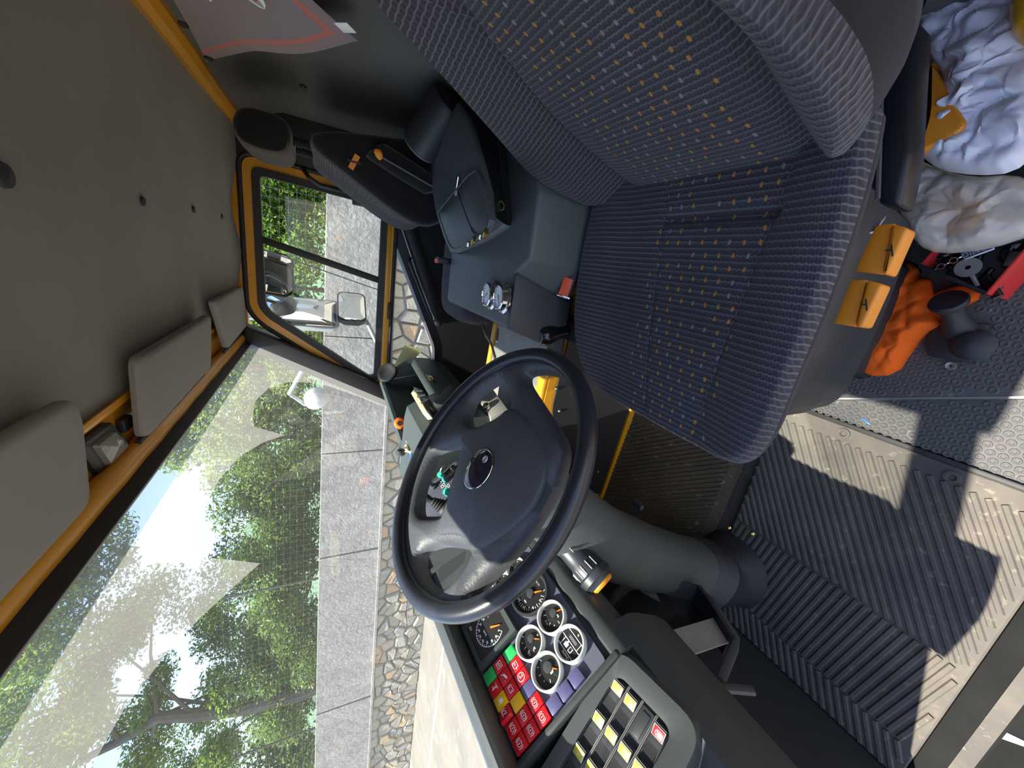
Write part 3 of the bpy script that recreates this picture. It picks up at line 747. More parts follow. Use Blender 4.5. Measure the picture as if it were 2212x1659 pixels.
# ------------------------------------------------------------------ engine tunnel and console between the seats
tn = struct('trim_4')
def T(u, y, z): return Vector((.93+u+.10*(y-.30), y, z))          # the tunnel runs a little askew
MB().prism([T(0, -.45, -.02), T(0, -.45, .575), T(.50, -.45, .575), T(.50, -.45, -.02)], T(0, .98, 0)-T(0, -.45, 0)).build('tunnel', 'yellow', tn, False)
MB().prism([T(.045, -.40, .575), T(.045, -.40, .581), T(.44, -.40, .581), T(.44, -.40, .575)], T(0, .96, 0)-T(0, -.40, 0), .002, 1).build('top_plate', 'grey_metal', tn, False)
MB().rbox(T(.022, .27, .584), (.040, 1.30, .018), .006, m=Matrix.Rotation(-math.atan(.10), 3, 'Z')).build('top_flange', 'yellow_bright', tn)
MB().rbox(T(.455, .27, .582), (.03, 1.30, .014), .005, m=Matrix.Rotation(-math.atan(.10), 3, 'Z')).build('top_flange', 'yellow_bright', tn)
bp = rounded([T(-.006, .255, .548), T(-.006, .405, .545), T(-.006, .66, .43), T(-.006, .80, .36), T(-.006, .80, .18), T(-.006, -.05, .18), T(-.006, -.05, .548)], .03)
MB().prism(bp, (-.004, 0, 0), .001, 1).build('cover_plate', 'black_plastic', tn, False)
for x, y in ((1199, 838), (1209, 888), (1260, 893), (1255, 915), (1302, 1028)):
    p = PX(x, y, .93); q = T(-.010, p.y, p.z)
    MB().lathe([(0, -.002), (.006, -.002), (.006, .002), (.004, .0045), (0, .005)], q, (-1, 0, 0), 12, False).build('screw', 'steel', tn)
# floor rising to the tunnel, covered by the brown ribbed mat
MB().prism([(.565, -.3, -.02), (.565, -.3, .006), (.925, -.3, .195), (.925, -.3, -.02)], (.06, 1.28, 0)).build('trim_5', 'mat_brown', None, False, 'structure')
MB().prism([T(-.008, -.25, .175), T(-.008, .95, .175), T(-.008, .95, .205), T(-.008, -.25, .205)], (-.012, 0, 0), .002).build('trim_6', 'yellow', None, True, 'structure')

cs = thing('engine_console', 'grey green engine cover console between the two seats with two dials', 'console', (1.15, -.1, .60))
top = [(.865, .002, .78), (.865, .140, .78), (1.362, .133, .80), (1.362, -.42, .80), (.835, -.42, .78), (.835, -.235, .78), (.800, -.18, .78), (.800, -.03, .78)]
bot = [(.865, .055, .605), (.865, .196, .605), (1.362, .196, .605), (1.362, -.42, .605), (.835, -.42, .605), (.835, -.235, .605), (.800, -.18, .605), (.800, -.03, .605)]
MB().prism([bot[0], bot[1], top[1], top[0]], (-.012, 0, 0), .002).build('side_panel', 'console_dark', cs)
b = bmesh.new(); V = [b.verts.new(p) for p in top+bot]
b.faces.new(V[:8]); b.faces.new(V[8:][::-1])
for i in range(8): b.faces.new((V[i], V[i+8], V[(i+1) % 8+8], V[(i+1) % 8]))
bmesh.ops.recalc_face_normals(b, faces=b.faces); bmesh.ops.bevel(b, geom=list(b.edges), offset=.010, segments=3, profile=.5, affect='EDGES'); b.verts.index_update()
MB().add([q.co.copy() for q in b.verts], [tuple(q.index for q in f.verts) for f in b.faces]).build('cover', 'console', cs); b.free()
for px, ang in (((1055, 637), .9), ((1081, 643), -.5)):
    c = PZ(px[0], px[1], .800); c.z = .788
    d = MB().lathe([(0, 0), (.040, 0), (.040, .003), (.033, .006), (.033, .018), (.030, .021), (.0285, .0205), (.0275, .016), (0, .016)], c, n=36, cap=False).build('dial', 'chrome', cs)
    MB().lathe([(0, .0165), (.027, .0165), (.027, .0172), (0, .0172)], c, n=30, cap=False).build('dial_face', 'shell_white', d)
    m = MB()
    for k in range(13):
        a = -2.3+k*.383; e = Vector((math.sin(a), math.cos(a), 0)); m.prism([c+e*.020+Vector((0, 0, .0176))+e.orthogonal()*0+Vector((e.y, -e.x, 0))*.0008, c+e*.025+Vector((0, 0, .0176))+Vector((e.y, -e.x, 0))*.0008, c+e*.025+Vector((0, 0, .0176))-Vector((e.y, -e.x, 0))*.0008, c+e*.020+Vector((0, 0, .0176))-Vector((e.y, -e.x, 0))*.0008], (0, 0, .0003))
    m.build('dial_marks', 'ink_dark', d, False)
    e = Vector((math.sin(ang), math.cos(ang), 0)); s = Vector((e.y, -e.x, 0))
    MB().prism([c-e*.007+s*.0012+Vector((0, 0, .018)), c+e*.021+Vector((0, 0, .018)), c-e*.007-s*.0012+Vector((0, 0, .018))], (0, 0, .0008)).build('needle', 'ink_dark', d, False)
# driver belt buckle leaning on the console
bk = thing('belt_buckle', 'black seat belt buckle with orange button between driver seat and console', 'buckle', (.815, -.02, .60))
bc = PX(1228, 610, .815)
rb = frame((.10, 1, .15), (-.75, .1, .65))
MB().rbox(bc-rb @ Vector((0, 0, .012)), (.070, .034, .022), .005, m=rb).build('body', 'black_plastic', bk)
MB().rbox(bc+rb @ Vector((.012, -.002, .0005)), (.046, .026, .006), .002, m=rb).build('button', 'buckle_red', bk)
MB().rbox(bc+rb @ Vector((.037, 0, .0)), (.006, .036, .010), .002, m=rb).build('rim', 'chrome', bk)
MB().tube([bc+rb @ Vector((-.02, 0, -.02)), bc+rb @ Vector((-.06, .0, -.05)), bc+Vector((0, -.10, -.12))], .016, 8, flat=.5).build('stalk', 'black_plastic', bk)
# gear lever with rubber bellows on the tunnel flange
gl = thing('gear_lever', 'short black knobbed lever on stepped rubber bellows beside the driver seat', 'lever', (.88, .16, .585))
g0 = PX(1238, 712, .86); g1 = PX(1165, 727, .86)
ax = (g1-g0).normalized()
L_ = (g1-g0).length
MB().lathe([(0, -.055), (.052, -.055), (.052, -.04), (.046, -.036), (.046, -.02), (.038, -.016), (.038, 0), (.030, .004), (.028, .018), (0, .018)], g0, ax, 24, False).build('bellows', 'rubber', gl)
MB().lathe([(0, 0), (.016, 0), (.016, .018), (.019, .030), (.019, L_*.45), (.024, L_*.6), (.0275, L_*.78), (.026, L_*.93), (.020, L_), (0, L_)], g0, ax, 24, False).build('knob', 'black_gloss', gl)
MB().lathe([(.011, 0), (.018, 0), (.018, .0025), (.011, .0025)], g0+ax*L_, ax, 24, False).build('knob_ring', 'steel', gl)
gb = MB().rbox((.905, .15, .592), (.07, .22, .02), .006); gb.build('base', 'black_plastic', gl)

# ------------------------------------------------------------------ dashboard with instrument panel
P0 = Vector((.384, .6255, .839)); PNn = Vector((-.045, -.705, .709)).normalized()
PR = frame((1, 0, .0635), PNn)
def pan(a, b, h=0): return P0+PR @ Vector((a, b, h))
def pxl(x, y, h=0): return PR.transposed() @ (PN(x, y, P0+PNn*h, PNn)-P0)
db = thing('dashboard', 'dark plastic dashboard with instrument panel, warning lamps and rocker switches', 'dashboard', (.6, .7, .5))
MB().prism([pan(a, b) for a, b in rounded([Vector(p) for p in ((-.092, -.076), (.275, -.076), (.275, .140), (-.092, .140))], .008)] if False else [pan(q.x, q.y) for q in rounded([Vector(p) for p in ((-.090, -.062), (.275, -.080), (.275, .142), (-.080, .142))], .010)], PNn*-.004).build('panel_face', 'panel_blue', db, False)
MB().prism([pan(.285, b, 0) for b in ()] or [pan(.30, -.076), pan(.55, -.076), pan(.55, .142), pan(.30, .142)], PNn*-.004).build('panel_face', 'panel_blue', db, False)
# hood: one moulding along the top of the panel
sec = [(.142, -.02), (.139, .0), (.137, .044), (.140, .050), (.147, .053), (.158, .050), (.170, .036), (.205, -.03), (.20, -.09), (.142, -.09)]
MB().loft([[pan(a, b, h) for b, h in sec] for a in (-.36, -.1, .2, .5, .57)]).build('hood', 'dash_plastic', db)
for a in (.282, .555):                               # end walls between the clusters
    MB().prism([pan(a, b, h) for b, h in ((-.078, -.02), (-.078, .003), (-.06, .010), (.137, .046), (.16, -.02))], PR @ Vector((.016, 0, 0)), .003).build('end_wall', 'dash_plastic', db)
# recessed trays beside the cluster, seen through the wheel
def PQ(pts, h): return [PN(x, y, P0+PNn*h, PNn) for x, y in pts]
h_ = .040
t1 = rounded(PQ(((926, 1172), (956, 1176), (931, 1197)), h_), .006); t2 = rounded(PQ(((945, 1228), (1008, 1187), (1003, 1215), (950, 1262)), h_), .008)
MB().fill([PQ(((905, 1120), (1010, 1120), (1025, 1180), (1010, 1262), (950, 1330), (925, 1262)), h_), t1, t2], PNn, .006).build('tray_plate', 'dash_plastic', db, False)
for t_ in (t1, t2): MB().loft([t_, [q-PNn*.03 for q in t_]], True).build('tray_pocket', 'dash_inner', db, False)
# lower dash body: ridge under the panel, then the knee panel down to the floor
sec = [(-.072, -.004), (-.078, .004), (-.092, .004), (-.106, -.004), (-.118, -.025), (-.124, -.06), (-.02, -.12), (.14, -.09), (.14, -.004)]
MB().loft([[pan(a, b, h-.004) for b, h in sec] for a in (-.098, .05, .2, .40, .57)]).build('lower_ridge', 'dash_plastic', db)
MB().prism([pan(-.099, b, h) for b, h in ((-.085, -.03), (-.085, .004), (.142, .012), (.142, -.03))], PR @ Vector((.012, 0, 0)), .004).build('panel_edge', 'dash_plastic', db)
# left end: rounded block carrying the rocker switches
SR = PR @ Matrix.Rotation(R(8), 3, 'Z')
S0 = pan(-.158, .012, -.02)
def swp(a, b, h=0): return S0+SR @ Vector((a, b, h))
fr_o = [swp(q.x, q.y, .018) for q in rounded([Vector(p) for p in ((-.090, -.112), (.058, -.112), (.058, .20), (-.090, .20))], .035, 6)]
fr_i = [swp(q.x, q.y, .014) for q in rounded([Vector(p) for p in ((-.060, -.082), (.038, -.082), (.038, .18), (-.060, .18))], .018, 6)]
def ringloft(rs, name, mat, par): return MB().loft(rs, False).build(name, mat, par)
cc = swp(-.01, .03, 0)
ringloft([[lerp(cc, q, 1.0)-PNn*.16-SR @ Vector((0, .0, 0)) for q in fr_o], [lerp(cc, q, 1.10)-PNn*.07 for q in fr_o], [lerp(cc, q, 1.06)-PNn*.02 for q in fr_o], [q for q in fr_o],
          [swp(q.x, q.y, .017) for q in rounded([Vector(p) for p in ((-.072, -.094), (.046, -.094), (.046, .19), (-.072, .19))], .026, 6)], fr_i, [q-PNn*.016 for q in fr_i]], 'switch_bezel', 'dash_plastic', db)
MB().prism([q-PNn*.014 for q in fr_i], PNn*-.004).build('switch_plate', 'switch_grey', db, False)
def rocker(i, j, kind):
    a, b = .0285-.0245*i, -.0545+.0515*j
    r = MB().rbox(swp(a, b, .0), (.0215, .046, .008), .002, m=SR).build('rocker_switch', 'switch_grey', db)
    if kind == 'blank':
        MB().rbox(swp(a, b, .003), (.014, .034, .006), .002, m=SR).build('blank_plate', 'dash_plastic', r); return
    m = MB(); m.prism([swp(a+s, b+y, h) for s in (-.0095,) for y, h in ((-.021, .012), (-.002, .0035), (.0215, .005), (.0215, -.002), (-.021, -.002))], SR @ Vector((.019, 0, 0)), .001, 1)
    m.build('rocker', 'black_plastic', r)
    c = swp(a, b-.0105, .0092); tl = SR @ Matrix.Rotation(math.atan2(-.0085, .019), 3, 'X')
    l = MB().rbox(c, (.0165, .014, .0022), .001, m=tl).build('lens', 'tile_red' if kind == 'red' else 'switch_yellow', r)
    MB().rbox(c-tl.col[2]*.0006, (.0182, .0155, .0018), .0008, m=tl).build('lens_rim', 'ink_white', r)
    if kind == 'red':
        m = MB(); m.torus(c+tl.col[2]*.0013, tl.col[2], .0042, .0004, 20, 5)
        for s in (-1, 1): m.box(c+tl.col[2]*.0013, (.0008, .0095, .0006), tl @ Matrix.Rotation(s*.6, 3, 'Z'))
        m.build('symbol', 'ink_white', r, False)
    else:
        m = MB().box(c+tl.col[2]*.0013, (.006, .0008, .0004), tl).box(c+tl.col[2]*.0013+tl.col[1]*.002, (.003, .0008, .0004), tl).build('symbol', 'paper_yellow', r, False)
kinds = [['y']*5, ['y']*5, ['blank', 'y', 'y', 'y', 'y'], ['red', 'y', 'blank', 'y', 'blank']]
for i in range(4):
    for j in range(5): rocker(i, j, kinds[i][j])
m = MB()
for i in range(3):
    for o in (-.001, .001): m.box(swp(.0163-.0245*i+o, .05, .002), (.0010, .26, .006), SR)
m.build('switch_dividers', 'paper_yellow' if False else 'grey_metal', db, False)
# warning lamp tiles
def icon(kind, c, m):
    X, Y, Z = PR.col[0], PR.col[1], PR.col[2]
    def bar(x, y, w_, h__, rot=0): m.box(c+X*x+Y*y, (w_, h__, .0006), PR @ Matrix.Rotation(rot, 3, 'Z'))
    if kind == 'brake':
        m.torus(c, Z, .0042, .00045, 22, 5); bar(0, 0, .0008, .0042)
        for s in (0, PI):
            u = Z.orthogonal().normalized(); a = math.atan2((X).dot(Z.cross(u)), X.dot(u)); m.torus(c, Z, .0066, .00045, 10, 5, a+s-.75, a+s+.75)
    elif kind == 'box': [bar(*q) for q in ((0, .005, .010, .0007), (0, -.005, .010, .0007), (.005, 0, .0007, .010), (-.005, 0, .0007, .010))]; m.torus(c, Z, .0026, .0004, 14, 5); bar(0, 0, .008, .0006, .5)
    elif kind == 'engine': [bar(*q) for q in ((0, .0045, .009, .0008), (0, -.0045, .010, .0008), (.0045, .001, .0008, .007), (-.0050, -.001, .0008, .007), (.001, .001, .004, .0006), (.001, -.001, .004, .0006), (-.0065, 0, .003, .0008))]
    elif kind == 'oil': [bar(*q) for q in ((0, -.001, .009, .003, .3), (.005, .003, .005, .001, .7), (-.006, .003, .001, .001))]
    elif kind == 'lock': m.torus(c, Z, .0066, .0006, 24, 5); bar(0, 0, .0008, .008); bar(.002, .002, .003, .0012); bar(.001, -.003, .004, .001)
    elif kind == 'battery': [bar(*q) for q in ((0, .0035, .010, .0008), (0, -.0035, .010, .0008), (.005, 0, .0008, .007), (-.005, 0, .0008, .007), (-.003, 0, .002, .0007), (.003, 0, .0007, .002))]
    elif kind == 'temp': [bar(*q) for q in ((0, .001, .0012, .009), (.0025, .003, .004, .0007), (.0025, .001, .003, .0007), (0, -.005, .010, .0008), (0, -.0035, .003, .003))]
    elif kind == 'fuel': [bar(*q) for q in ((-.001, -.001, .006, .008), (.004, .001, .0008, .008), (-.003, .005, .005, .001, .3))]
    elif kind == 'wiper': [bar(*q) for q in ((-.004, 0, .0008, .007, .3), (0, 0, .0008, .007, -.3), (.003, 0, .0008, .007, .3), (0, -.004, .009, .0008))]
def tile(a, b, col, ic=None, tilt=0):
    o = MB(); rr_ = PR @ Matrix.Rotation(tilt, 3, 'Y')
    o.rbox(pan(a, b, .0045+abs(tilt)*.006), (.0212, .0238, .009), .0015, m=rr_); o = o.build('warning_lamp', 'tile_'+col, db)
    if ic:
        m = MB(); icon(ic, pan(a, b, .0095+abs(tilt)*.008), m); m.build('symbol', 'ink_white', o, False)
rows = {.122: ['green', 'red:temp', 'yellow:fuel', None, 'red:brake', 'red:brake'], .0968: ['red:box', 'red:oil', 'red:battery', 'yellow', 'red:brake', 'red:brake'], .0708: ['green', 'red:engine', 'red:lock', 'navy', 'red:brake', 'red:brake']}
cols_ = [.0372, .0150, -.0072, -.0292, -.0512, -.0735]
for b_, rw in rows.items():
    for a_, k in zip(cols_, rw):
        if k: col, _, ic = k.partition(':'); tile(a_, b_, col, ic or None)
tile(-.0282, .1235, 'red', 'brake', .45)
for a_, b_ in ((-.0738, .044), (-.0733, .0185), (-.0732, -.0080)): tile(a_, b_, 'navy')
for a_, b_, k in ((.168, .122, 'green:wiper'), (.168, .097, 'green:wiper'), (.168, .071, 'navy'), (.190, .122, 'green'), (.190, .097, 'red'), (.190, .071, 'navy'), (.212, .097, 'red:brake'), (.212, .122, 'navy')):
    col, _, ic = k.partition(':'); tile(a_, b_, col, ic or None)
# round gauges
def gauge(a, b, r, na, bezel, marks, face=None, hub=.28, a0=-2.2, a1=2.2, off=(0, 0), red=False):
    c = pan(a, b, 0); Z = PR.col[2]; up = lambda an: PR @ Vector((math.sin(an), math.cos(an), 0))
    g = MB().lathe([(r*.84, 0), (r, 0), (r, .011), (r*.98, .0130), (r*.90, .0130), (r*.86, .010), (r*.84, .004)], c, Z, 40, False).build('gauge', bezel, db)
    MB().lathe([(0, .002), (r*.84, .002), (r*.84, .003), (0, .003)], c, Z, 32, False).build('dial_face', 'gauge_face', g)
    o = c+PR @ Vector((off[0]*r, off[1]*r, 0))
    m = MB()
    for k in range(marks):
        an = lerp(a0, a1, k/max(1, marks-1)); e = up(an); s = Z.cross(e); l = .10 if k % 2 else .17
        f = r*.74
        m.prism([o+e*f+s*.0005+Z*.0034, o+e*(f-r*l)+s*.0005+Z*.0034, o+e*(f-r*l)-s*.0005+Z*.0034, o+e*f-s*.0005+Z*.0034], Z*.0003)
    if marks > 1: m.build('dial_marks', 'ink_white', g, False)
    e = up(na); s = Z.cross(e)
    if na is not None and hub:
        MB().prism([o-e*r*.05+s*r*.06+Z*.0045, o+e*r*.62+s*r*.015+Z*.0045, o+e*r*.62-s*r*.015+Z*.0045, o-e*r*.05-s*r*.06+Z*.0045], Z*.0012).build('needle', 'orange_needle', g, False)
        MB().lathe([(0, .004), (r*hub, .004), (r*hub*.92, .008), (0, .0085)], o, Z, 20, False).build('needle_hub', 'switch_grey', g)
    MB().lathe([(0, .0098), (r*.82, .0096)], c, Z, 32, False).build('glass', 'gauge_glass', g)
    return g
def ptext(s, a, b, size, par, mat='ink_white', h=.0035): return text(s, size, place(pan(a, b, h), 0, PR), mat, par)
g = gauge(.0222, .0284, .0285, -2.35, 'white_bezel', 6, hub=.24, a0=-1.2, a1=1.4, off=(.2, -.18))
ptext('120', .012, .040, .0055, g); ptext('60', .012, .0268, .0045, g); ptext('0', .024, .010, .004, g)
MB().prism([pan(a, b, .0034) for a, b in ((.004, .038), (.0055, .038), (.0045, .031), (.003, .031))], PNn*.0003).build('red_mark', 'ink_red', g, False)
g = gauge(-.0325, .0281, .0290, -2.3, 'white_bezel', 5, hub=.30, a0=-1.1, a1=1.3, off=(.15, -.15))
MB().box(pan(-.0335, .022, .0038), (.008, .007, .0006), PR).box(pan(-.0385, .0225, .0038), (.002, .006, .0006), PR).build('fuel_symbol', 'ink_white', g, False)
g = gauge(.0243, -.0300, .0285, -2.75, 'white_bezel', 6, hub=.26, a0=-1.5, a1=1.1, off=(.15, -.22))
ptext('bar', .020, -.040, .0055, g); ptext('10', .024, -.016, .004, g)
g = gauge(-.0312, -.0306, .0290, 0, 'white_bezel', 1, hub=0)                 # hour meter
m = MB()
for b_ in (-.0165, -.0315, -.0445): m.box(pan(-.0312, b_, .0036), (.046, .0012, .0004), PR)
m.box(pan(-.0455, -.0385, .0036), (.0010, .014, .0004), PR); m.box(pan(-.0165, -.0235, .0036), (.0010, .016, .0004), PR)
m.box(pan(-.0255, -.0240, .0036), (.008, .007, .0004), PR); m.box(pan(-.0255, -.0275, .0036), (.003, .0075, .0004), PR); m.box(pan(-.037, -.0240, .0036), (.0072, .0085, .0004), PR)
m.build('meter_lines', 'ink_white', g, False)
MB().box(pan(-.030, -.038, .0038), (.028, .008, .0006), PR).build('counter_window', 'ink_dark', g, False)
ptext('00000', -.030, -.038, .0075, g, 'ink_grey', .0043); ptext('Quartz', -.036, -.0120, .0062, g); ptext('h', -.031, -.0500, .006, g)
MB().prism([pan(-.037+dx, -.0240+dy, .0042) for dx, dy in ((-.0025, .003), (.0025, .003), (-.0025, -.003), (.0025, -.003))], PNn*.0003).build('hourglass', 'ink_dark', g, False)
g = gauge(.0906, -.0214, .0420, -2.55, 'rubber', 26, hub=.20, a0=-2.2, a1=2.2)
for s_, a_, b_ in (('5', .074, -.047), ('10', .065, -.030), ('15', .066, -.010), ('20', .082, .004), ('25', .101, .004), ('30', .116, -.012), ('0', .108, -.047)): ptext(s_, a_, b_, .0055, g)
ptext('min', .088, -.004, .005, g); text('00786', .0055, place(pan(.095, -.045, .0036), 0, PR), 'ink_grey', g)
MB().lathe([(.0415, .0), (.0435, .0), (.0435, .004), (.0415, .004)], pan(.0906, -.0214), PNn, 40, False).build('bezel_ring', 'steel', g)
for a_, b_, na in ((.1523, .0154, .6), (.1525, -.0263, -.9)): gauge(a_, b_, .0230, na, 'white_bezel', 6, hub=.25)
# square speed recorder
tb = MB().rbox(pan(.0995, .0835, .006), (.092, .096, .018), .003, m=PR).build('speed_recorder', 'dash_plastic', db)
tp = [pan(a, b, .0155) for a, b in ((.062, .046), (.137, .046), (.137, .122), (.062, .122))]
MB().fill([[pan(a, b, .0175) for a, b in ((.0545, .0365), (.1445, .0365), (.1445, .1305), (.0545, .1305))], [q+PNn*.002 for q in rounded(tp, .006)]], PNn, .003).build('frame', 'dash_green', tb, False)
MB().prism(tp, PNn*.0006).build('dial_face', 'gauge_face', tb, False)
tcn = pan(.098, .080, .0165); m = MB(); Z = PR.col[2]
for k in range(26):
    an = -2.25+k*.18; e = PR @ Vector((math.sin(an), math.cos(an), 0)); s = Z.cross(e); l = .006 if k % 2 == 0 else .003
    m.prism([tcn+e*.031+s*.0004, tcn+e*(.031-l)+s*.0004, tcn+e*(.031-l)-s*.0004, tcn+e*.031-s*.0004], Z*.0003)
    e2 = PR @ Vector((math.sin(an+.18), math.cos(an+.18), 0))
    if k < 25: m.prism([tcn+e*.0315, tcn+e2*.0315, tcn+e2*.0305, tcn+e*.0305], Z*.0003)
m.build('dial_marks', 'ink_white', tb, False)
for k, s_ in enumerate(('0', '20', '30', '40', '50', '60', '70', '80', '90', '100')):
    an = -2.25+k*.47; e = Vector((math.sin(an), math.cos(an))); ptext(s_, .098+e.x*.0235, .080+e.y*.0235, .0055, tb, h=.0166)
ptext('km/h', .098, .092, .006, tb, h=.0166); ptext('125', .098+.030, .080+.034, .0062, tb, h=.0166)
e = PR @ Vector((math.sin(-2.6), math.cos(-2.6), 0)); s = Z.cross(e)
MB().prism([tcn+e*.004+s*.0018+Z*.002, tcn+e*.026+s*.0008+Z*.002, tcn+e*.026-s*.0008+Z*.002, tcn+e*.004-s*.0018+Z*.002], Z*.001).build('needle', 'orange_needle', tb, False)
MB().lathe([(0, .0), (.0055, .0), (.0055, .006), (0, .0065)], pan(.125, .056, .0165), PNn, 16, False).build('knob', 'black_gloss', tb)
P3_ = P0+PNn*.034
MB().prism([pan(a, b_, .006) for a, b_ in rounded([Vector(p) for p in ((.30, -.062), (.55, -.062), (.55, .128), (.30, .128))], .012)] if False else [pan(q.x, q.y, .006) for q in rounded([Vector(p) for p in ((.30, -.062), (.55, -.062), (.55, .128), (.30, .128))], .012)], PNn*.027, .003).build('switch_pod', 'panel_blue', db)
# middle of the dashboard: small joystick, toggles, pictograms
jb = PN(962, 1098, P3_, PNn); jt = PN(917, 1073, P3_+PNn*.055, PNn); d_ = jt-jb
prof = [(.024, 0), (.024, .004)]
for k in range(5): prof += [(.021-.002*k, .010+.007*k), (.016-.0018*k, .0135+.007*k)]
MB().lathe([(0, 0)]+prof+[(.008, .046), (.009, .05), (.0105, .062), (.010, .082), (0, .083)], jb, d_, 20, False).build('small_joystick', 'rubber', db)
for x, y in ((963, 1035), (938, 1052)):
    q = PN(x, y, P3_, PNn); MB().lathe([(0, 0), (.010, 0), (.010, .006), (.006, .008), (.006, .020), (.009, .022), (.009, .030), (0, .032)], q, PNn, 16, False).build('toggle', 'green_plastic' if x > 960 else 'switch_grey', db)
q = PN(968, 1065, P3_, PNn); MB().lathe([(0, 0), (.010, 0), (.010, .012), (0, .014)], q, PNn, 16, False).build('push_button', 'green_plastic', db)
q = PN(975, 1025, P3_, PNn); MB().rbox(q, (.03, .05, .03), .006, m=PR).build('key_barrel', 'black_gloss', db); MB().torus(q+PNn*.025, PR.col[0], .016, .002, 20, 6).build('key_ring', 'steel', db)
for x, y in ((957, 1049), (967, 1051), (954, 1036)):
    q = PN(x, y, P3_+PNn*.001, PNn); m = MB()
    for s in (-1, 1): m.box(q+PR.col[0]*.006*s, (.001, .012, .0006), PR); m.box(q+PR.col[1]*.006*s, (.013, .001, .0006), PR)
    m.box(q, (.007, .001, .0006), PR @ Matrix.Rotation(.7, 3, 'Z')); m.build('pictogram', 'ink_white', db, False)
# knee panels below
def knee(x0, x1, sec, name='knee_panel', mat='dash_plastic'): return MB().loft([[Vector((x, y, z)) for y, z in sec] for x in (x0, lerp(x0, x1, .5), x1)]).build(name, mat, db)
knee(-.0, .34, [(.560, .745), (.553, .715), (.560, .69), (.590, .63), (.618, .592), (.640, .576), (.66, .572), (.69, .58), (.80, .64), (.80, .80), (.66, .76)])
knee(.34, .92, [(.575, .735), (.60, .70), (.66, .65), (.72, .63), (.76, .64), (.80, .80), (.68, .78)])
MB().tube([(x, .664, .572) for x in (0, .1, .2, .335)], .004, 6).build('edge_strip', 'yellow', db)

# centre stack, passenger tray, loose things on the dashboard
cst = thing('centre_stack', 'dark centre dash module with smooth top between cluster and passenger tray', 'dashboard', (1.1, .6, .55))
x0, x1 = .965, 1.22
secc = [(.475, .925), (.490, .948), (.53, .955), (.74, .960), (.80, .86), (.80, .55), (.55, .55), (.43, .70), (.44, .85)]
MB().loft([[Vector((x, y+.03*(x-1), z)) for y, z in secc] for x in (x0, x1)]).build('body', 'dash_green', cst, True, angle=40)
MB().prism([PN(x, y, (1.08, .42, .80), (-.2, -.9, .45)) for x, y in ((935, 866), (973, 830), (990, 836), (985, 880), (955, 905))], (.02, .05, -.02), .004).build('lower_panel', 'dash_green', cst)
pc_ = Vector((1.02, .40, .74))
qd = [PN(x, y, pc_, (-.3, -.8, .5)) for x, y in ((1022, 842), (1050, 820), (1098, 885), (1060, 902))]
MB().prism(qd, (.01, .03, -.01), .003).build('ash_panel', 'grey_metal', cst)
for x, y in ((1033, 863), (1052, 880), (1040, 843)):
    q = PN(x, y, pc_, (-.3, -.8, .5)); MB().lathe([(0, 0), (.012, 0), (.012, .008), (.009, .014), (0, .015)], q, (-.3, -.8, .5), 18, False).build('knob', 'chrome', cst)
ph = thing('phone_holder', 'black phone holder with pale edge strips clipped to the centre stack', 'phone holder', (1.05, .46, .90))
ha = [PN(x, y, (1.1, .465, .93), (0, -.75, .66)) for x, y in ((898, 862), (905, 853), (935, 905), (925, 908))]
he = [PN(x, y, (1.1, .455, .93), (0, -.75, .66)) for x, y in ((905, 852), (925, 858), (950, 893), (937, 906))]
MB().prism(he, (0, -.03, .025), .004).build('clamp', 'black_gloss', ph)
MB().prism(ha, (0, -.022, .018), .002).build('edge_strip', 'toy_cream', ph)
for k in range(3):
    a, b_ = lerp(he[0], he[3], .25+.25*k), lerp(he[1], he[2], .25+.25*k); MB().tube([a+Vector((0, -.032, .027)), b_+Vector((0, -.034, .028))], .0035, 6).build('rib', 'black_plastic', ph)
pt = thing('passenger_tray', 'open dark green tray on the passenger dashboard with a round loudspeaker', 'tray', (1.6, .6, .62))
def py_(x, y, z): return Vector((x, y-.0*(x-1.9)+(1.9-x)*.055, z))
o_ = [(.609, .952), (.580, .924), (.548, .876), (.513, .827), (.501, .797), (.500, .708), (.537, .616), (.60, .58), (.70, .58), (.70, .90), (.64, .955)]
xs = (1.26, 1.90)
MB().loft([[py_(x, *q) for q in ((.50, .708), (.537, .616), (.60, .58), (.70, .58), (.70, .72))] for x in xs], True).build('belly', 'dash_green', pt, True)
MB().loft([[py_(x, *q) for q in ((.500, .700), (.498, .790), (.505, .803), (.520, .812), (.535, .800), (.545, .70))] for x in xs], True).build('front_lip', 'dash_green', pt, True)
MB().loft([[py_(x, *q) for q in ((.66, .70), (.628, .91), (.612, .940), (.615, .952), (.640, .955), (.70, .93), (.72, .70))] for x in (1.26, 1.90)], True).build('rear_lip', 'dash_green', pt, True)
MB().prism([py_(1.855, y, z) for y, z in o_], (.055, 0, 0), .006).build('end_cheek', 'dash_green', pt)
MB().prism([py_(1.26, y, z) for y, z in o_], (-.03, 0, 0), .006).build('end_cheek', 'dash_green', pt)
MB().prism([py_(1.28, .53, .715), py_(1.86, .53, .715), py_(1.86, .67, .735), py_(1.28, .67, .735)], (0, 0, -.01)).build('tray_floor', 'dash_inner', pt, False)
sn = Vector((-.55, -.62, .55)).normalized(); sp_ = PX(836, 803, 1.865)
MB().lathe([(0, .004), (.030, .004), (.036, .008), (.048, .008), (.052, .002), (.050, -.01)], sp_+Vector((-.01, 0, 0)), sn, 32, False).build('loudspeaker', 'black_plastic', pt)
MB().rbox(PY(931, 816, .512), (.075, .012, .028), .003).build('pocket', 'ink_dark', pt); MB().tube([PY(928, 812, .503), PY(933, 815, .503), PY(936, 819, .503)], .004, 6).build('hook', 'brass', pt)

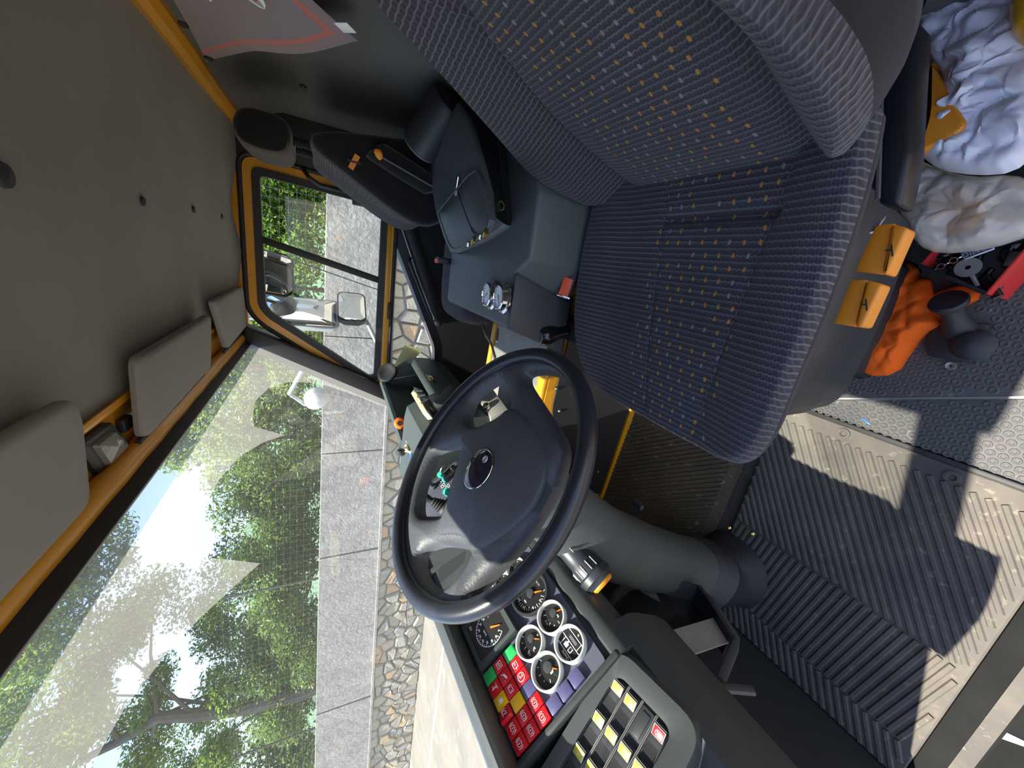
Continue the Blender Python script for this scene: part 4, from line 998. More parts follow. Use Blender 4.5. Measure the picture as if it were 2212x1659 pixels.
# toys on the dashboard
def hand_toy(px, zz, mat):
    pass
ty = thing('toy_ring_figure', 'small orange toy figure with a dark round mouth on the dashboard', 'toy', PY(864, 914, .60))
c = PY(864, 914, .60); v = (CAM-c).normalized()
MB().lathe([(0, -.020), (.014, -.016), (.022, -.004), (.022, .008), (.016, .016), (.010, .017), (.009, .012), (0, .010)], c, v, 28, False).build('head', 'toy_orange', ty)
MB().lathe([(0, .0105), (.009, .0125), (.0092, .0172), (0, .0172)], c, v, 20, False).build('mouth', 'ink_dark', ty)
for x, y, r_ in ((881, 903, .011), (883, 930, .012)):
    q = PY(x, y, .60); MB().lathe([(0, -r_), (r_*.8, -r_*.6), (r_, 0), (r_*.8, r_*.6), (0, r_)], q, (0, 0, 1), 18, False).build('foot', 'toy_orange', ty)
MB().tube([c+Vector((0, 0, -.015)), PY(882, 917, .60)], .009, 8).build('neck', 'shell_white', ty)
th_ = thing('toy_hands_figure', 'small toy with tan and cream gloved hands on a blue base on the dashboard', 'toy', PY(890, 970, .60))
Y6 = .600
for nm, mat, palm, tips, r_ in (('hand', 'toy_cream', (892, 978), ((876, 961), (874, 965), (873, 970), (875, 975), (886, 958)), .011), ('hand', 'toy_tan', (897, 960), ((877, 953), (880, 950), (884, 948), (889, 950), (878, 957)), .011)):
    p = PY(*palm, Y6); m = MB(); m.lathe([(0, -r_), (r_*.8, -r_*.6), (r_, 0), (r_*.8, r_*.6), (0, r_)], p, (0, -1, .3), 16, False)
    for t_ in tips: e = PY(*t_, Y6); m.tube([lerp(p, e, .2), lerp(p, e, .7)+Vector((0, -.003, 0)), e], [.0042, .004, .003], 8)
    m.build(nm, mat, th_)
MB().tube([PY(892, 982, Y6), PY(893, 990, Y6)], .010, 10).build('base', 'blue_plastic', th_)
q = PY(866, 977, Y6+.01); MB().lathe([(0, -.012), (.012, -.008), (.016, 0), (.012, .008), (0, .012)], q, (0, 1, 0), 18, False).build('cap', 'dash_plastic', th_)

# ------------------------------------------------------------------ steering column
W0 = Vector((.527, .326, .9605)); WZ = Vector((0, -.5317, .8469)); WR = frame((1, 0, 0), WZ)
sc = thing('steering_column', 'grey steering column cover with rubber boot on the floor', 'steering column', (.527, .75, 0))
def colring(px, X, r, k=.0, ex=1.0):
    return PX(*px, X), r
st_ = [((1180, 1080), .060), ((1240, 1110), .068), ((1300, 1137), .080), ((1400, 1177), .078), ((1470, 1196), .076), ((1500, 1203), .082)]
cen = [PX(*p, .527) for p, _ in st_]
def rings(cen, rad, n=28, sq=.9):
    out = []
    for i, c in enumerate(cen):
        t = (cen[min(i+1, len(cen)-1)]-cen[max(i-1, 0)]).normalized(); a = Vector((1, 0, 0)); b_ = t.cross(a).normalized()
        out.append([c+a*rad[i]*math.copysign(abs(math.cos(q))**sq, math.cos(q))+b_*rad[i]*math.copysign(abs(math.sin(q))**sq, math.sin(q)) for q in [2*PI*k/n for k in range(n)]])
    return out
cen = [c+Vector((0, .035, .0)) for c in cen]
cen[0] = W0-WZ*.07; cen[1] = W0-WZ*.15
MB().loft(rings(cen, [.062, .072, .080, .078, .076, .078], sq=.8)).build('cover', 'column_plastic', sc)
e0 = cen[-1]; bc_ = []; br = []
for k in range(9): bc_.append(e0+Vector((0, .006*k, -.011*k))); br.append(.078+(.010 if k % 2 else 0)+.0012*k)
e1 = bc_[-1]
bc_ += [e1+Vector((0, .022, -.05)), Vector((.527, e1.y+.02, .05)), Vector((.527, e1.y+.02, .018)), Vector((.527, e1.y+.02, .002))]; br += [.088, .092, .106, .112]
MB().loft(rings(bc_, br, sq=.85)).build('boot', 'rubber', sc)
for x, y in ((1575, 1140), (1625, 1153)): q = PZ(x, y, .03); MB().lathe([(0, 0), (.006, 0), (.005, .004), (0, .005)], q, (-.4, -.6, .6), 12, False).build('screw', 'brass', sc)
MB().rbox(cen[3]+Vector((-.075, .0, .03)), (.004, .012, .008), .001).build('slot', 'ink_dark', sc); MB().rbox(PX(1378, 1090, .555), (.03, .015, .012), .002).build('slot', 'ink_dark', sc)
s0, s1 = PX(1212, 1165, .500), PX(1302, 1262, .402); sa = (s1-s0); sl = sa.length
sk = MB().lathe([(0, -.02), (.024, -.02), (.026, sl*.3), (.027, sl*.50), (.030, sl*.55), (.0305, sl*.74), (.0345, sl*.77), (.0345, sl*.88), (.030, sl*.92), (.0275, sl*.97), (0, sl*.97)], s0, sa, 28, False).build('stalk', 'skirt', sc)
MB().lathe([(0, sl*.97), (.0245, sl*.97), (.0245, sl*1.0), (.021, sl*1.035), (0, sl*1.045)], s0, sa, 24, False).build('horn_button', 'lever_orange', sk)
m = MB(); sau = sa.normalized(); ou = sau.orthogonal().normalized(); ov = sau.cross(ou)
for k in range(14):
    an = 2*PI*k/14; d_ = ou*math.cos(an)+ov*math.sin(an); m.tube([s0+sa*.56+d_*.0300, s0+sa*.73+d_*.0305], .0016, 5)
m.build('grip_ribs', 'skirt', sk)
MB().box(PX(1242, 1196, .462)+Vector((-.010, -.022, .020)), (.010, .0006, .010), frame((1, 0, 0), (-.5, -.6, .6))).build('symbol', 'ink_white', sk, False)

# ------------------------------------------------------------------ steering wheel
sw_ = thing('steering_wheel', 'black four spoke steering wheel with padded hub', 'steering wheel', W0)
def wq(x, y, h=0): return W0+WR @ Vector((x, y, h))
m = MB(); m.torus(W0, WZ, .2255, .0140, 96, 18); m.build('rim', 'leather_rim', sw_)
h2 = [(.124, -.142), (.085, -.134), (.044, -.116), (.028, -.099), (.026, -.080), (.061, -.051), (.104, -.029), (.149, -.027), (.169, -.040), (.186, -.072), (.175, -.100), (.150, -.135), (.135, -.145)]
h3 = [(.167, .060), (.116, .022), (.082, .005), (.067, .011), (.043, .037), (.010, .084), (.000, .104), (.008, .122), (.039, .145), (.070, .168), (.101, .165), (.138, .140), (.168, .100), (.178, .075)]
h4 = [(-.004, .196), (-.004, .180), (-.030, .147), (-.070, .117), (-.108, .092), (-.117, .110), (-.116, .145), (-.105, .175), (-.076, .193), (-.036, .205)]
h1 = [(.074, -.181), (.044, -.198), (-.005, -.209), (-.062, -.202), (-.106, -.184), (-.138, -.162), (-.166, -.131), (-.192, -.09), (-.207, -.046), (-.212, -.001), (-.207, .043), (-.190, .092), (-.168, .128), (-.158, .128), (-.164, .08), (-.172, .035), (-.172, -.01), (-.164, -.055), (-.150, -.095), (-.127, -.124), (-.071, -.139), (-.021, -.150), (.025, -.160), (.058, -.168)]
def smooth(P, it=2):
    P = [Vector(p) for p in P]
    for _ in range(it):
        Q = []
        for i in range(len(P)): a, b_ = P[i], P[(i+1) % len(P)]; Q += [lerp(a, b_, .25), lerp(a, b_, .75)]
        P = Q
    return P
holes = [smooth(h) for h in (h1, h2, h3, h4)]
disc = [(.224*math.cos(2*PI*k/96), .224*math.sin(2*PI*k/96)) for k in range(96)]
def hub_h(x, y):                                   # dome of the padded hub, falling to the rim
    d = math.hypot(x+.02, y+.01); return .016*(1-sstep(.04, .17, d))-.004
b = bmesh.new(); es = []
for Lp in [disc]+holes:
    q = [b.verts.new((p[0], p[1], 0)) for p in Lp]; es += [b.edges.new((q[i], q[(i+1) % len(q)])) for i in range(len(q))]
bmesh.ops.triangle_fill(b, use_beauty=True, edges=es, normal=(0, 0, 1))
for _ in range(2):
    bmesh.ops.subdivide_edges(b, edges=[e for e in b.edges if e.calc_length() > .012 and not e.is_boundary], cuts=1); bmesh.ops.triangulate(b, faces=[f for f in b.faces if len(f.verts) > 3])
bnd = [Vector(p) for h in holes for p in h]
bn = np.array([(p.x, p.y) for p in bnd])
for q in b.verts:
    dd = np.sqrt(((bn-np.array((q.co.x, q.co.y)))**2).sum(1)).min()
    q.co.z = hub_h(q.co.x, q.co.y)-.011*(1-min(1, dd/.012))**2
g = bmesh.ops.extrude_face_region(b, geom=list(b.faces)); bmesh.ops.translate(b, verts=[q for q in g['geom'] if isinstance(q, bmesh.types.BMVert)], vec=(0, 0, -.018))
bmesh.ops.recalc_face_normals(b, faces=b.faces); b.verts.index_update()
MB().add([wq(q.co.x, q.co.y, q.co.z) for q in b.verts], [tuple(q.index for q in f.verts) for f in b.faces]).build('spokes', 'wheel_leather', sw_, True, angle=60); b.free()
# raised horn pad, its seam follows the spokes
pad = smooth([(.108, -.012), (.092, .004), (.064, .000), (.040, .022), (.012, .066), (-.010, .102), (-.012, .136), (-.028, .136), (-.062, .104), (-.100, .083), (-.116, .092), (-.136, .069), (-.156, .022), (-.164, -.024), (-.155, -.059), (-.135, -.085), (-.101, -.106), (-.036, -.118), (.024, -.110), (.022, -.085), (.060, -.040), (.10, -.024)], 2)
pc2 = Vector((-.035, -.01)); rg = []
for s, dh in ((1.0, -.004), (.995, .000), (.975, .0025), (.90, .004), (.72, .006), (.5, .008), (.3, .009), (.14, .0093)):
    rg.append([wq(lerp(pc2.x, p.x, s), lerp(pc2.y, p.y, s), hub_h(lerp(pc2.x, p.x, s), lerp(pc2.y, p.y, s))+dh) for p in pad])
MB().loft(rg).build('horn_pad', 'wheel_leather', sw_, True, angle=50)
em = [(-.001, .031), (-.036, .033), (-.056, .012), (-.047, -.028), (-.015, -.029), (.011, .001)]
ec = Vector((sum(p[0] for p in em)/6-.016, sum(p[1] for p in em)/6-.006)); eh = hub_h(ec.x, ec.y)+.0085
MB().lathe([(0, 0), (.034, 0), (.034, .0025), (.031, .0045), (.015, .0062), (0, .0066)], wq(ec.x, ec.y, eh), WZ, 36, False).build('emblem', 'emblem_blue', sw_)
MB().torus(wq(ec.x, ec.y, eh+.0025), WZ, .0335, .0012, 40, 8).build('emblem_ring', 'chrome', sw_)
m = MB(); lc = wq(ec.x-.004, ec.y-.020, eh+.0058); m.torus(lc, WZ, .0055, .0006, 20, 6); m.torus(lc+WZ*.0, WZ, .0028, .0005, 16, 6); m.build('emblem_mark', 'ink_white', sw_)

# ------------------------------------------------------------------ pedal bracket by the column
pb = thing('pedal_bracket', 'black pedal housing with worn metal plate left of the steering column', 'pedal', (.42, .75, 0))
YP = .69
path = [(1316, 1311), (1322, 1285), (1333, 1265), (1362, 1239), (1395, 1232), (1450, 1246), (1514, 1265), (1535, 1291), (1589, 1378)]
pp = [PY(x, y, YP) for x, y in path]; 
m = MB(); n_ = len(pp); cpp = sum(pp, Vector())/n_
rib_ = []
for p in pp: d_ = (cpp-p).normalized(); rib_.append([p, p+Vector((0, .06, 0)), p+d_*.010+Vector((0, .06, 0)), p+d_*.010])
m.loft(rib_, True).build('housing', 'black_plastic', pb)
MB().prism([PY(x, y, YP+.05) for x, y in path+[(1540, 1400), (1481, 1413), (1428, 1366), (1348, 1360)]], (0, .02, 0)).build('back_plate', 'black_gloss', pb, False)
pth = [PY(x, y, YP) for x, y in ((1316, 1311), (1325, 1340), (1350, 1360), (1400, 1362), (1440, 1378), (1481, 1415))]
m = MB(); m.loft([[p, p+Vector((0, .05, 0)), p+Vector((.004, .05, .010)), p+Vector((.004, 0, .010))] for p in pth], True).build('tread_strip', 'rubber', pb)
MB().prism([PY(x, y, YP+.02) for x, y in ((1432, 1366), (1542, 1333), (1576, 1387), (1481, 1420))], (0, .004, 0), .001, 1).build('foot_plate', 'grey_metal', pb, False)
lg = [PY(x, y, YP+.01) for x, y in ((1533, 1291), (1589, 1378), (1585, 1400), (1556, 1470), (1557, 1486), (1626, 1492))]
MB().tube([lg[0], lg[1], lg[2], lg[3], lg[4], lg[5]], .007, 8, flat=1.4).build('leg', 'switch_grey', pb)
MB().tube([PY(1400, 1300, YP+.06), PY(1400, 1300, 1.0)], .03, 10).build('mount', 'black_plastic', pb)
# ------------------------------------------------------------------ floor mats
mg = thing('floor_mat', 'grey rubber floor mat with chevron ribs in the driver footwell, dusty in the sun', 'floor mat', (.3, .6, -.012))
gm = [(.045, .258), (.560, .250), (.575, 1.0), (.045, 1.0)]
MB().prism([(x, y, -.012) for x, y in gm], (0, 0, .010), .003, 1).build('mat', 'mat_grey', mg)
def ribs(par, poly, bands, pitch, wd, z, mat, xform=None, name='rib', vee=0):
    # bands: (y0, y1, angle); each rib one raised bar clipped to its band
    xs = [p[0] for p in poly]; xa, xb = min(xs)+.012, max(xs)-.012; me = {}
    for y0, y1, ang in bands:
        d = Vector((math.cos(R(ang)), math.sin(R(ang)))); step = pitch/abs(math.sin(R(ang))); sh = (y1-y0)*d.x/d.y
        x = xa-max(0, sh)-step
        while x < xb+max(0, -sh)+step:
            a, b = Vector((x, y0)), Vector((x+sh, y1)); t0, t1 = 0, 1
            if abs(sh) > 1e-6:
                u0, u1 = (xa-a.x)/sh, (xb-a.x)/sh; u0, u1 = min(u0, u1), max(u0, u1); t0, t1 = max(0, u0), min(1, u1)
            elif not xa < x < xb: t1 = -1
            if t1-t0 > .04:
                p, q = lerp(a, b, t0), lerp(a, b, t1); s = Vector((-d.y, d.x))*wd/2; P = [p-s, q-s, q+s, p+s]
                P3 = [Vector((k.x, k.y, z)) for k in P]; T3 = [Vector((lerp(k.x, (p.x+q.x)/2, .0), k.y, z+.0042)) for k in P]
                T3 = [lerp(T3[i], T3[3-i], .22) for i in range(4)]
                if xform: P3 = [xform(k) for k in P3]; T3 = [xform(k) for k in T3]
                m = MB().add(P3+T3, [(0, 1, 5, 4), (1, 2, 6, 5), (2, 3, 7, 6), (3, 0, 4, 7), (4, 5, 6, 7)]); m.build(name, mat, par, False)
            x += step
ribs(mg, gm, [(.295, .655, 122), (.662, .905, 80), (.912, .995, 116)], .0185, .0125, -.002, 'mat_grey')
for x, y in ((.400, .272), (.201, .280)):
    o = MB().lathe([(.006, .0), (.014, .0), (.0135, .0035), (.008, .004), (.006, .001)], (x, y, -.002), n=24, cap=False).build('grommet', 'mat_grey', mg)
MB().prism([(.045, .246, -.012), (.562, .240, -.012), (.562, .252, -.012), (.045, .258, -.012)], (0, 0, .013), .003).build('mat_edge', 'rubber', mg)
mbm = thing('floor_mat', 'brown dusty ribbed mat rising to the engine tunnel', 'floor mat', (.7, .5, .02))
sl = lambda p: Vector((p.x+.06*(p.y+.3)/1.28, p.y, p.z+.008+max(0, p.x-.565)*.525))
MB().add([sl(Vector(p)) for p in ((.57, .0, -.002), (.575, .96, -.002), (.922, .96, -.002), (.922, .0, -.002))]+[sl(Vector(p)) for p in ((.57, .0, .002), (.575, .96, .002), (.922, .96, .002), (.922, .0, .002))], [(0, 1, 2, 3), (4, 5, 6, 7), (0, 1, 5, 4), (1, 2, 6, 5), (2, 3, 7, 6), (3, 0, 4, 7)]).build('mat', 'mat_brown', mbm, False)
bm_poly = [(.575, .0), (.915, .0), (.915, .95), (.575, .95)]
ribs(mbm, bm_poly, [(.05, .46, 150), (.465, .93, 36)], .0150, .0095, .002, 'mat_brown', sl)
sm = thing('stud_mat', 'black studded rubber mat by the driver door sill, half in the sun', 'floor mat', (.2, .1, -.012))
s_edge = [(.445, .196), (.045, .040)]
lowp = [(.045, .240), (.56, .236), (.56, .24), (.445, .196), (.045, .040)]
MB().prism([(x, y, -.012) for x, y in ((.045, .244), (.56, .238), (.56, .10), (.045, .02))], (0, 0, .010), .003, 1).build('mat', 'mat_studs', sm)
MB().prism([(x, y, -.002) for x, y in ((.445, .190), (.045, .034), (.045, -.42), (.50, -.42), (.50, .19))], (0, 0, .012), .003, 1).build('upper_mat', 'mat_studs', sm)
MB().tube([(.447, .193, .006), (.045, .036, .006)], .0045, 6).build('edge_strip', 'steel', sm)  # bright strip stands in for the sunlit edge of the upper mat
off = Vector(sm['_o'])
proto = MB().lathe([(.0030, .0010), (.0042, .0024), (.0060, .0024), (.0072, 0)], off, n=12, cap=False).add([off+Vector((0.0030*math.cos(k*PI/6), .0030*math.sin(k*PI/6), .0010)) for k in range(12)], [tuple(range(12))]).build('stud', 'mat_studs', sm)
_pz = proto.data; spots = []
off = Vector(sm['_o'])
for i in range(60):
    for j in range(40):
        x, y = .052+j*.0172+(i % 2)*.0086, .236-i*.0152
        t = (x-.045)/.40; ye = .036+t*.156
        if x > .50 or y < -.2 or abs(y-ye) < .010: continue
        if y > ye and x > .555-max(0, 0): continue
        if (Vector((x, y))-Vector((.40, .27))).length < .02: continue
        if Vector((x-.30, y+.02)).length < .05: continue
        spots.append((x, y, .010 if y < ye else -.002))
spots.sort(key=lambda p: (p[0]-.22)**2*.8+(p[1]-.12)**2)
first = True; far = MB()
for x, y, z in spots[:300]:
    o = proto if first else proto.copy()
    if not first: COL.objects.link(o)
    first = False; o.location = Vector((x, y, z))-off
for x, y, z in spots[300:]: far.lathe([(.0030, .0010), (.0042, .0022), (.0060, .0022), (.0072, 0)], (x, y, z), n=8, cap=False)
if spots[300:]: far.build('outer_studs', 'mat_studs', sm, True, 'stuff')
cr_ = MB().rbox(PZ(1871, 910, -.001), (.022, .004, .004), .001, m=Matrix.Rotation(2.7, 3, 'Z')).build('blue_stub', 'blue_plastic', None, at=PZ(1871, 910, -.001)); tag(cr_, 'tiny blue plastic stub lying on the studded mat', 'scrap')

# ------------------------------------------------------------------ driver seat
dsz = thing('sprung_chair', 'driver seat in dark ribbed fabric with orange flecks', 'seat', (.527, .0, 0))
out = smooth([(.285, -.29), (.264, -.17), (.258, -.02), (.262, .10), (.270, .200), (.300, .247), (.40, .255), (.53, .252), (.66, .250), (.735, .200), (.775, .11), (.795, -.03), (.790, -.17), (.770, -.29)], 3)
def resample(P, n):
    P = P+[P[0]]; L = [0]
    for i in range(1, len(P)): L.append(L[-1]+(P[i]-P[i-1]).length)
    Q = []; k = 0
    for i in range(n):
        t = L[-1]*i/n
        while L[k+1] < t: k += 1
        Q.append(lerp(P[k], P[k+1], (t-L[k])/(L[k+1]-L[k])))
    return Q
out = resample(out, 180); oc = Vector((.52, -.02))
def cush_h(x, y):
    u = abs(x-.515); z = .632+.016*sstep(.13, .22, u)-.020*sstep(.05, .26, y)
    if .345 < x < .575: z -= .014*math.exp(-((y+.137)/.010)**2)*sstep(.345, .36, x)*sstep(.575, .56, x)
    for xa, ya, xb, yb in ((.352, -.25, .392, .24), (.585, -.25, .512, .22)):
        d = abs(x-lerp(xa, xb, (y-ya)/(yb-ya))); z -= .004*math.exp(-(d/.005)**2)
    return z-.006*math.exp(-((x-.46)**2+(y-.02)**2)/.02)
rs = []; mi = []
for s, dz, m_ in ((.80, -.105, 1), (.87, -.100, 1), (.92, -.080, 1), (.962, -.055, 1), (.990, -.034, 1), (.996, -.022, 1), (.986, -.010, 0), (.968, -.003, 0)):
    rs.append([Vector((lerp(oc.x, p.x, s), lerp(oc.y, p.y, s), cush_h(lerp(oc.x, p.x, s), lerp(oc.y, p.y, s))+dz)) for p in out]); mi.append(m_)
for k in range(44):
    s = .966*(1-k/44.)-.008
    if s < .02: break
    rs.append([Vector((lerp(oc.x, p.x, s), lerp(oc.y, p.y, s), cush_h(lerp(oc.x, p.x, s), lerp(oc.y, p.y, s)))) for p in out]); mi.append(0)
m = MB()
n_ = 180
for k in range(len(rs)-1):
    pass
m.loft(rs, True, uvf=lambda v: (v.x, v.y)); 
for k in range(len(rs)-1):
    for i in range(n_): m.mi[k*n_+i] = mi[k+1]
m.build('cushion', ['fabric_cushion', 'velour'], dsz, True, angle=60)
for xa, ya, xb, yb in ((.352, -.245, .392, .225), (.585, -.24, .515, .225)):
    m = MB()
    for k in range(30):
        t0, t1 = k/30, (k+.6)/30; a, b_ = [Vector((lerp(xa, xb, t), lerp(ya, yb, t), 0)) for t in (t0, t1)]
        a.z, b_.z = cush_h(a.x, a.y)+.001, cush_h(b_.x, b_.y)+.001; m.tube([a, b_], .0011, 5)
    m.build('seam_stitches', 'piping', dsz, True, 'stuff')
# plastic shell and pedestal under the cushion
def shell(s, z): return [Vector((lerp(oc.x, p.x, s), lerp(oc.y, p.y, s), z)) for p in out[::3]]
MB().loft([shell(.78, .53), shell(.80, .515), shell(.795, .46), shell(.785, .45), shell(.775, .37), shell(.76, .36), shell(.74, .27), shell(.62, .25)]).build('side_shell', 'skirt', dsz, True, angle=25)
MB().loft([shell(.62, .255), shell(.52, .16), shell(.52, .03), shell(.56, .0)]).build('pedestal', 'rubber', dsz)
# backrest
BO = Vector((.527, -.232, .60)); bt = Vector((0, -math.sin(R(17)), math.cos(R(17)))); bnn = Vector((0, math.cos(R(17)), math.sin(R(17))))
bo = smooth([(-.19, .0), (-.262, .05), (-.288, .13), (-.285, .20), (-.262, .29), (-.215, .40), (-.172, .50), (-.150, .57), (-.11, .63), (.10, .63), (.130, .57), (.150, .50), (.190, .40), (.245, .28), (.290, .19), (.290, .12), (.255, .05), (.19, .0), (0, -.012)], 3)
bo = resample(bo, 180); bc2 = Vector((0, .32))
def back_h(x, s):
    u = abs(x+.02) if x < 0 else abs(x+.01)
    wv = lerp(.170, .075, sstep(.2, .6, s))
    h = .030+.055*sstep(wv-.005, wv+.07, u)+.012*math.exp(-((s-.12)/.12)**2)*(1-sstep(.1, .2, u))
    h -= .010*math.exp(-((u-wv)/.008)**2)
    return h
def bp_(x, s, h): return BO+Vector((x, 0, 0))+bt*s+bnn*h
rs = []; mi = []
for s, h, m_ in ((.80, -.06, 1), (.94, -.055, 1), (1.0, -.04, 1), (1.01, -.015, 1), (1.006, .012, 1)):
    rs.append([bp_(lerp(bc2.x, p.x, s), lerp(bc2.y, p.y, s), h) for p in bo]); mi.append(m_)
for s, f, m_ in ((.998, .55, 1), (.985, .80, 0), (.965, .93, 0)):
    rs.append([bp_(lerp(bc2.x, p.x, s), lerp(bc2.y, p.y, s), back_h(lerp(bc2.x, p.x, s), lerp(bc2.y, p.y, s))*f) for p in bo]); mi.append(m_)
for k in range(46):
    s = .95*(1-k/46.)
    if s < .02: break
    rs.append([bp_(lerp(bc2.x, p.x, s), lerp(bc2.y, p.y, s), back_h(lerp(bc2.x, p.x, s), lerp(bc2.y, p.y, s))) for p in bo]); mi.append(0)
m = MB(); m.loft(rs, True, uvf=lambda v: (v.x, (v-BO).dot(bt)))
for k in range(len(rs)-1):
    for i in range(n_): m.mi[k*n_+i] = mi[k+1]
m.build('backrest', ['fabric_back', 'velour'], dsz, True, angle=60)
m = MB()
for k in range(46):
    s0_, s1_ = .03+k*.015, .03+k*.015+.008
    q = [bp_(lerp(.085, .105, sstep(0, .3, s)), s, back_h(lerp(.085, .105, sstep(0, .3, s)), s)+.001) for s in (s0_, s1_)]; m.tube(q, .0011, 5)
m.build('seam_stitches', 'piping', dsz, True, 'stuff')
# levers, hinge cover, belt anchor strap at the door side of the seat
for y0, px in ((0, [(1846, 586), (1891, 487), (1932, 482), (1905, 592)]), (1, [(1800, 698), (1838, 604), (1872, 604), (1846, 706)])):
    P = [PZ(x, y, .535) for x, y in px]
    lv = MB().prism(P, (0, 0, -.012), .002).build('adjust_lever', 'lever_orange', dsz); lv['label'] = 'orange lever nearer the seat front' if y0 else 'orange lever nearer the backrest'
    o = [PZ(x, y, .541) for x, y in ([(1905, 592), (1926, 483), (1962, 492), (1917, 594)] if not y0 else [(1846, 706), (1872, 604), (1907, 614), (1864, 708)])]
    MB().prism(o, (0, 0, -.030), .004, 3).build('lever_grip', 'lever_orange', lv)
    c = sum(o, Vector())/4; MB().box(c+Vector((0, 0, .0005)), (.0015, .016, .0008), Matrix.Rotation(.4, 3, 'Z')).box(c+Vector((.004, 0, .0005)), (.006, .0015, .0008)).build('symbol', 'ink_dark', lv, False)
MB().loft([[PZ(x, y, z) for x, y in rounded([Vector(p) for p in ((1822, 300), (1850, 235), (1885, 240), (1888, 400), (1850, 400), (1822, 350))], 14, 3)] for z in (.50, .545)]+[[lerp(PZ(1857, 320, .56), PZ(x, y, .56), .8) for x, y in rounded([Vector(p) for p in ((1822, 300), (1850, 235), (1885, 240), (1888, 400), (1850, 400), (1822, 350))], 14, 3)]]).build('hinge_cover', 'black_gloss', dsz)
ab = MB().prism([PZ(x, y, .535) for x, y in ((1903, 52), (1985, 40), (1975, 200), (1968, 330), (1945, 445), (1893, 440), (1900, 250))], (0, 0, -.05), .008, 3); ab.build('side_bolster_bar', 'leather_edge', dsz)
MB().tube([PZ(x, y, .537) for x, y in ((1906, 54), (1904, 160), (1902, 250), (1896, 430))], .0030, 6).build('bar_piping', 'piping', dsz)
MB().loft([[PZ(x, y, z) for x, y in ((1885, -20), (2010, -20), (1990, 30), (1960, 55), (1900, 58))] for z in (.50, .56)]).build('bar_end', 'leather_edge', dsz)
MB().prism([PZ(x, y, .60) for x, y in ((1815, -4), (1886, -4), (1886, 3), (1815, 3))], (0, 0, -.004)).build('belt_anchor', 'mirror_shell', dsz)
MB().tube([PZ(1340, 378, .60), PZ(1332, 392, .60), PZ(1340, 412, .60)], .004, 6).build('release_wire', 'mirror_shell', dsz)

# ------------------------------------------------------------------ passenger seat
psz = thing('sprung_chair', 'black passenger seat with headrest on ribbed posts against the back wall', 'seat', (1.57, -.1, 0))
XC, HW = 1.59, .215
prof = [(-.40, .62), (-.375, .86), (-.345, 1.06), (-.318, 1.22), (-.285, 1.253), (-.258, 1.235), (-.222, 1.165), (-.180, 1.09), (-.130, .995), (-.104, .92), (-.112, .86), (-.165, .80), (-.24, .70)]
pf = resample(smooth(prof, 2), 90); pc3 = Vector((-.24, .93))
rs = []
for x, s, dy in ((-1.0, .78, 0), (-.985, .90, 0), (-.94, .965, 0), (-.86, .99, .002), (-.6, .99, -.012), (0, .98, -.02), (.6, .99, -.012), (.86, .99, .002), (.94, .965, 0), (1.0, .80, 0)):
    rs.append([Vector((XC+HW*x, lerp(pc3.x, p.x, s)+dy*(1 if p.x > -.26 else 0), lerp(pc3.y, p.y, s))) for p in pf])
m = MB(); m.loft(rs, True, uvf=lambda v: (v.x-XC, v.z))
for k in range(len(rs)-1):
    for i in range(90): m.mi[k*90+i] = 1 if (k < 2 or k > 6 or pf[i].x < -.30) else 0
m.mi[-2] = m.mi[-1] = 1
m.build('backrest', ['fabric_passenger', 'velour_black'], psz, True, angle=50)
lg_ = MB().box(PX(765, 350, XC-HW-.003), (.003, .045, .016), Matrix.Rotation(R(25), 3, 'X')).build('logo_tag', 'lever_orange', psz, False); lg_['label'] = 'small orange fabric logo tag'
m = MB()
for k in range(5): m.box(PX(754+k*6, 347+k*1.6, XC-HW-.005), (.0015, .0045, .010), Matrix.Rotation(R(25), 3, 'X'))
m.build('logo_letters', 'ink_dark', psz, False)
hp = resample(smooth([(-.340, 1.315), (-.345, 1.40), (-.325, 1.432), (-.285, 1.445), (-.245, 1.432), (-.232, 1.38), (-.235, 1.315), (-.26, 1.296), (-.315, 1.292)], 2), 60); hc = Vector((-.285, 1.37))
rs = [[Vector((XC+x*.135, lerp(hc.x, p.x, s), lerp(hc.y, p.y, s))) for p in hp] for x, s in ((-1, .72), (-.97, .88), (-.88, .97), (-.6, 1), (0, 1.02), (.6, 1), (.88, .97), (1, .72))]
m = MB(); m.loft(rs, True, uvf=lambda v: (v.x-XC, v.z))
for k in range(len(rs)-1):
    for i in range(60): m.mi[k*60+i] = 1 if (k < 1 or k > 5 or hp[i].x < -.275) else 0
m.mi[-2] = m.mi[-1] = 1
m.build('headrest', ['fabric_headrest', 'velour_black'], psz, True, angle=50)
for dx in (-.065, .065):
    pr_ = [(.011, 1.235)]
    for k in range(6): pr_ += [(.016, 1.245+k*.009), (.0115, 1.2495+k*.009)]
    MB().lathe([(r_, z) for r_, z in pr_]+[(.011, 1.305)], (XC+dx, -.292, 0), n=16, cap=False).build('post_bellows', 'black_plastic', psz)
ar = [PX(805, 303, 1.335), PX(815, 345, 1.335), PX(935, 425, 1.325), PX(950, 395, 1.325)]
c0, c1 = (ar[0]+ar[1])/2, (ar[2]+ar[3])/2
MB().loft([[lerp(c0, c1, t)+Vector((dx*.026, dy*.028*math.cos(.5)*k_, dy*.028*k_)) for dx, dy in [(math.cos(q), math.sin(q)) for q in [2*PI*i/16 for i in range(16)]]] for t, k_ in ((-.02, .5), (0, .9), (.05, 1), (.5, 1.05), (.95, 1), (1.0, .5))]).build('armrest', 'velour_black', psz)
MB().lathe([(0, -.012), (.016, -.012), (.019, -.004), (.019, .010), (.014, .016), (0, .018)], PX(818, 333, 1.325), (-.5, .6, .5), 14, False).build('armrest_knob', 'lever_orange', psz)
MB().tube([PX(826, 340, 1.305), PX(938, 405, 1.298)], .003, 6).build('armrest_piping', 'piping', psz)
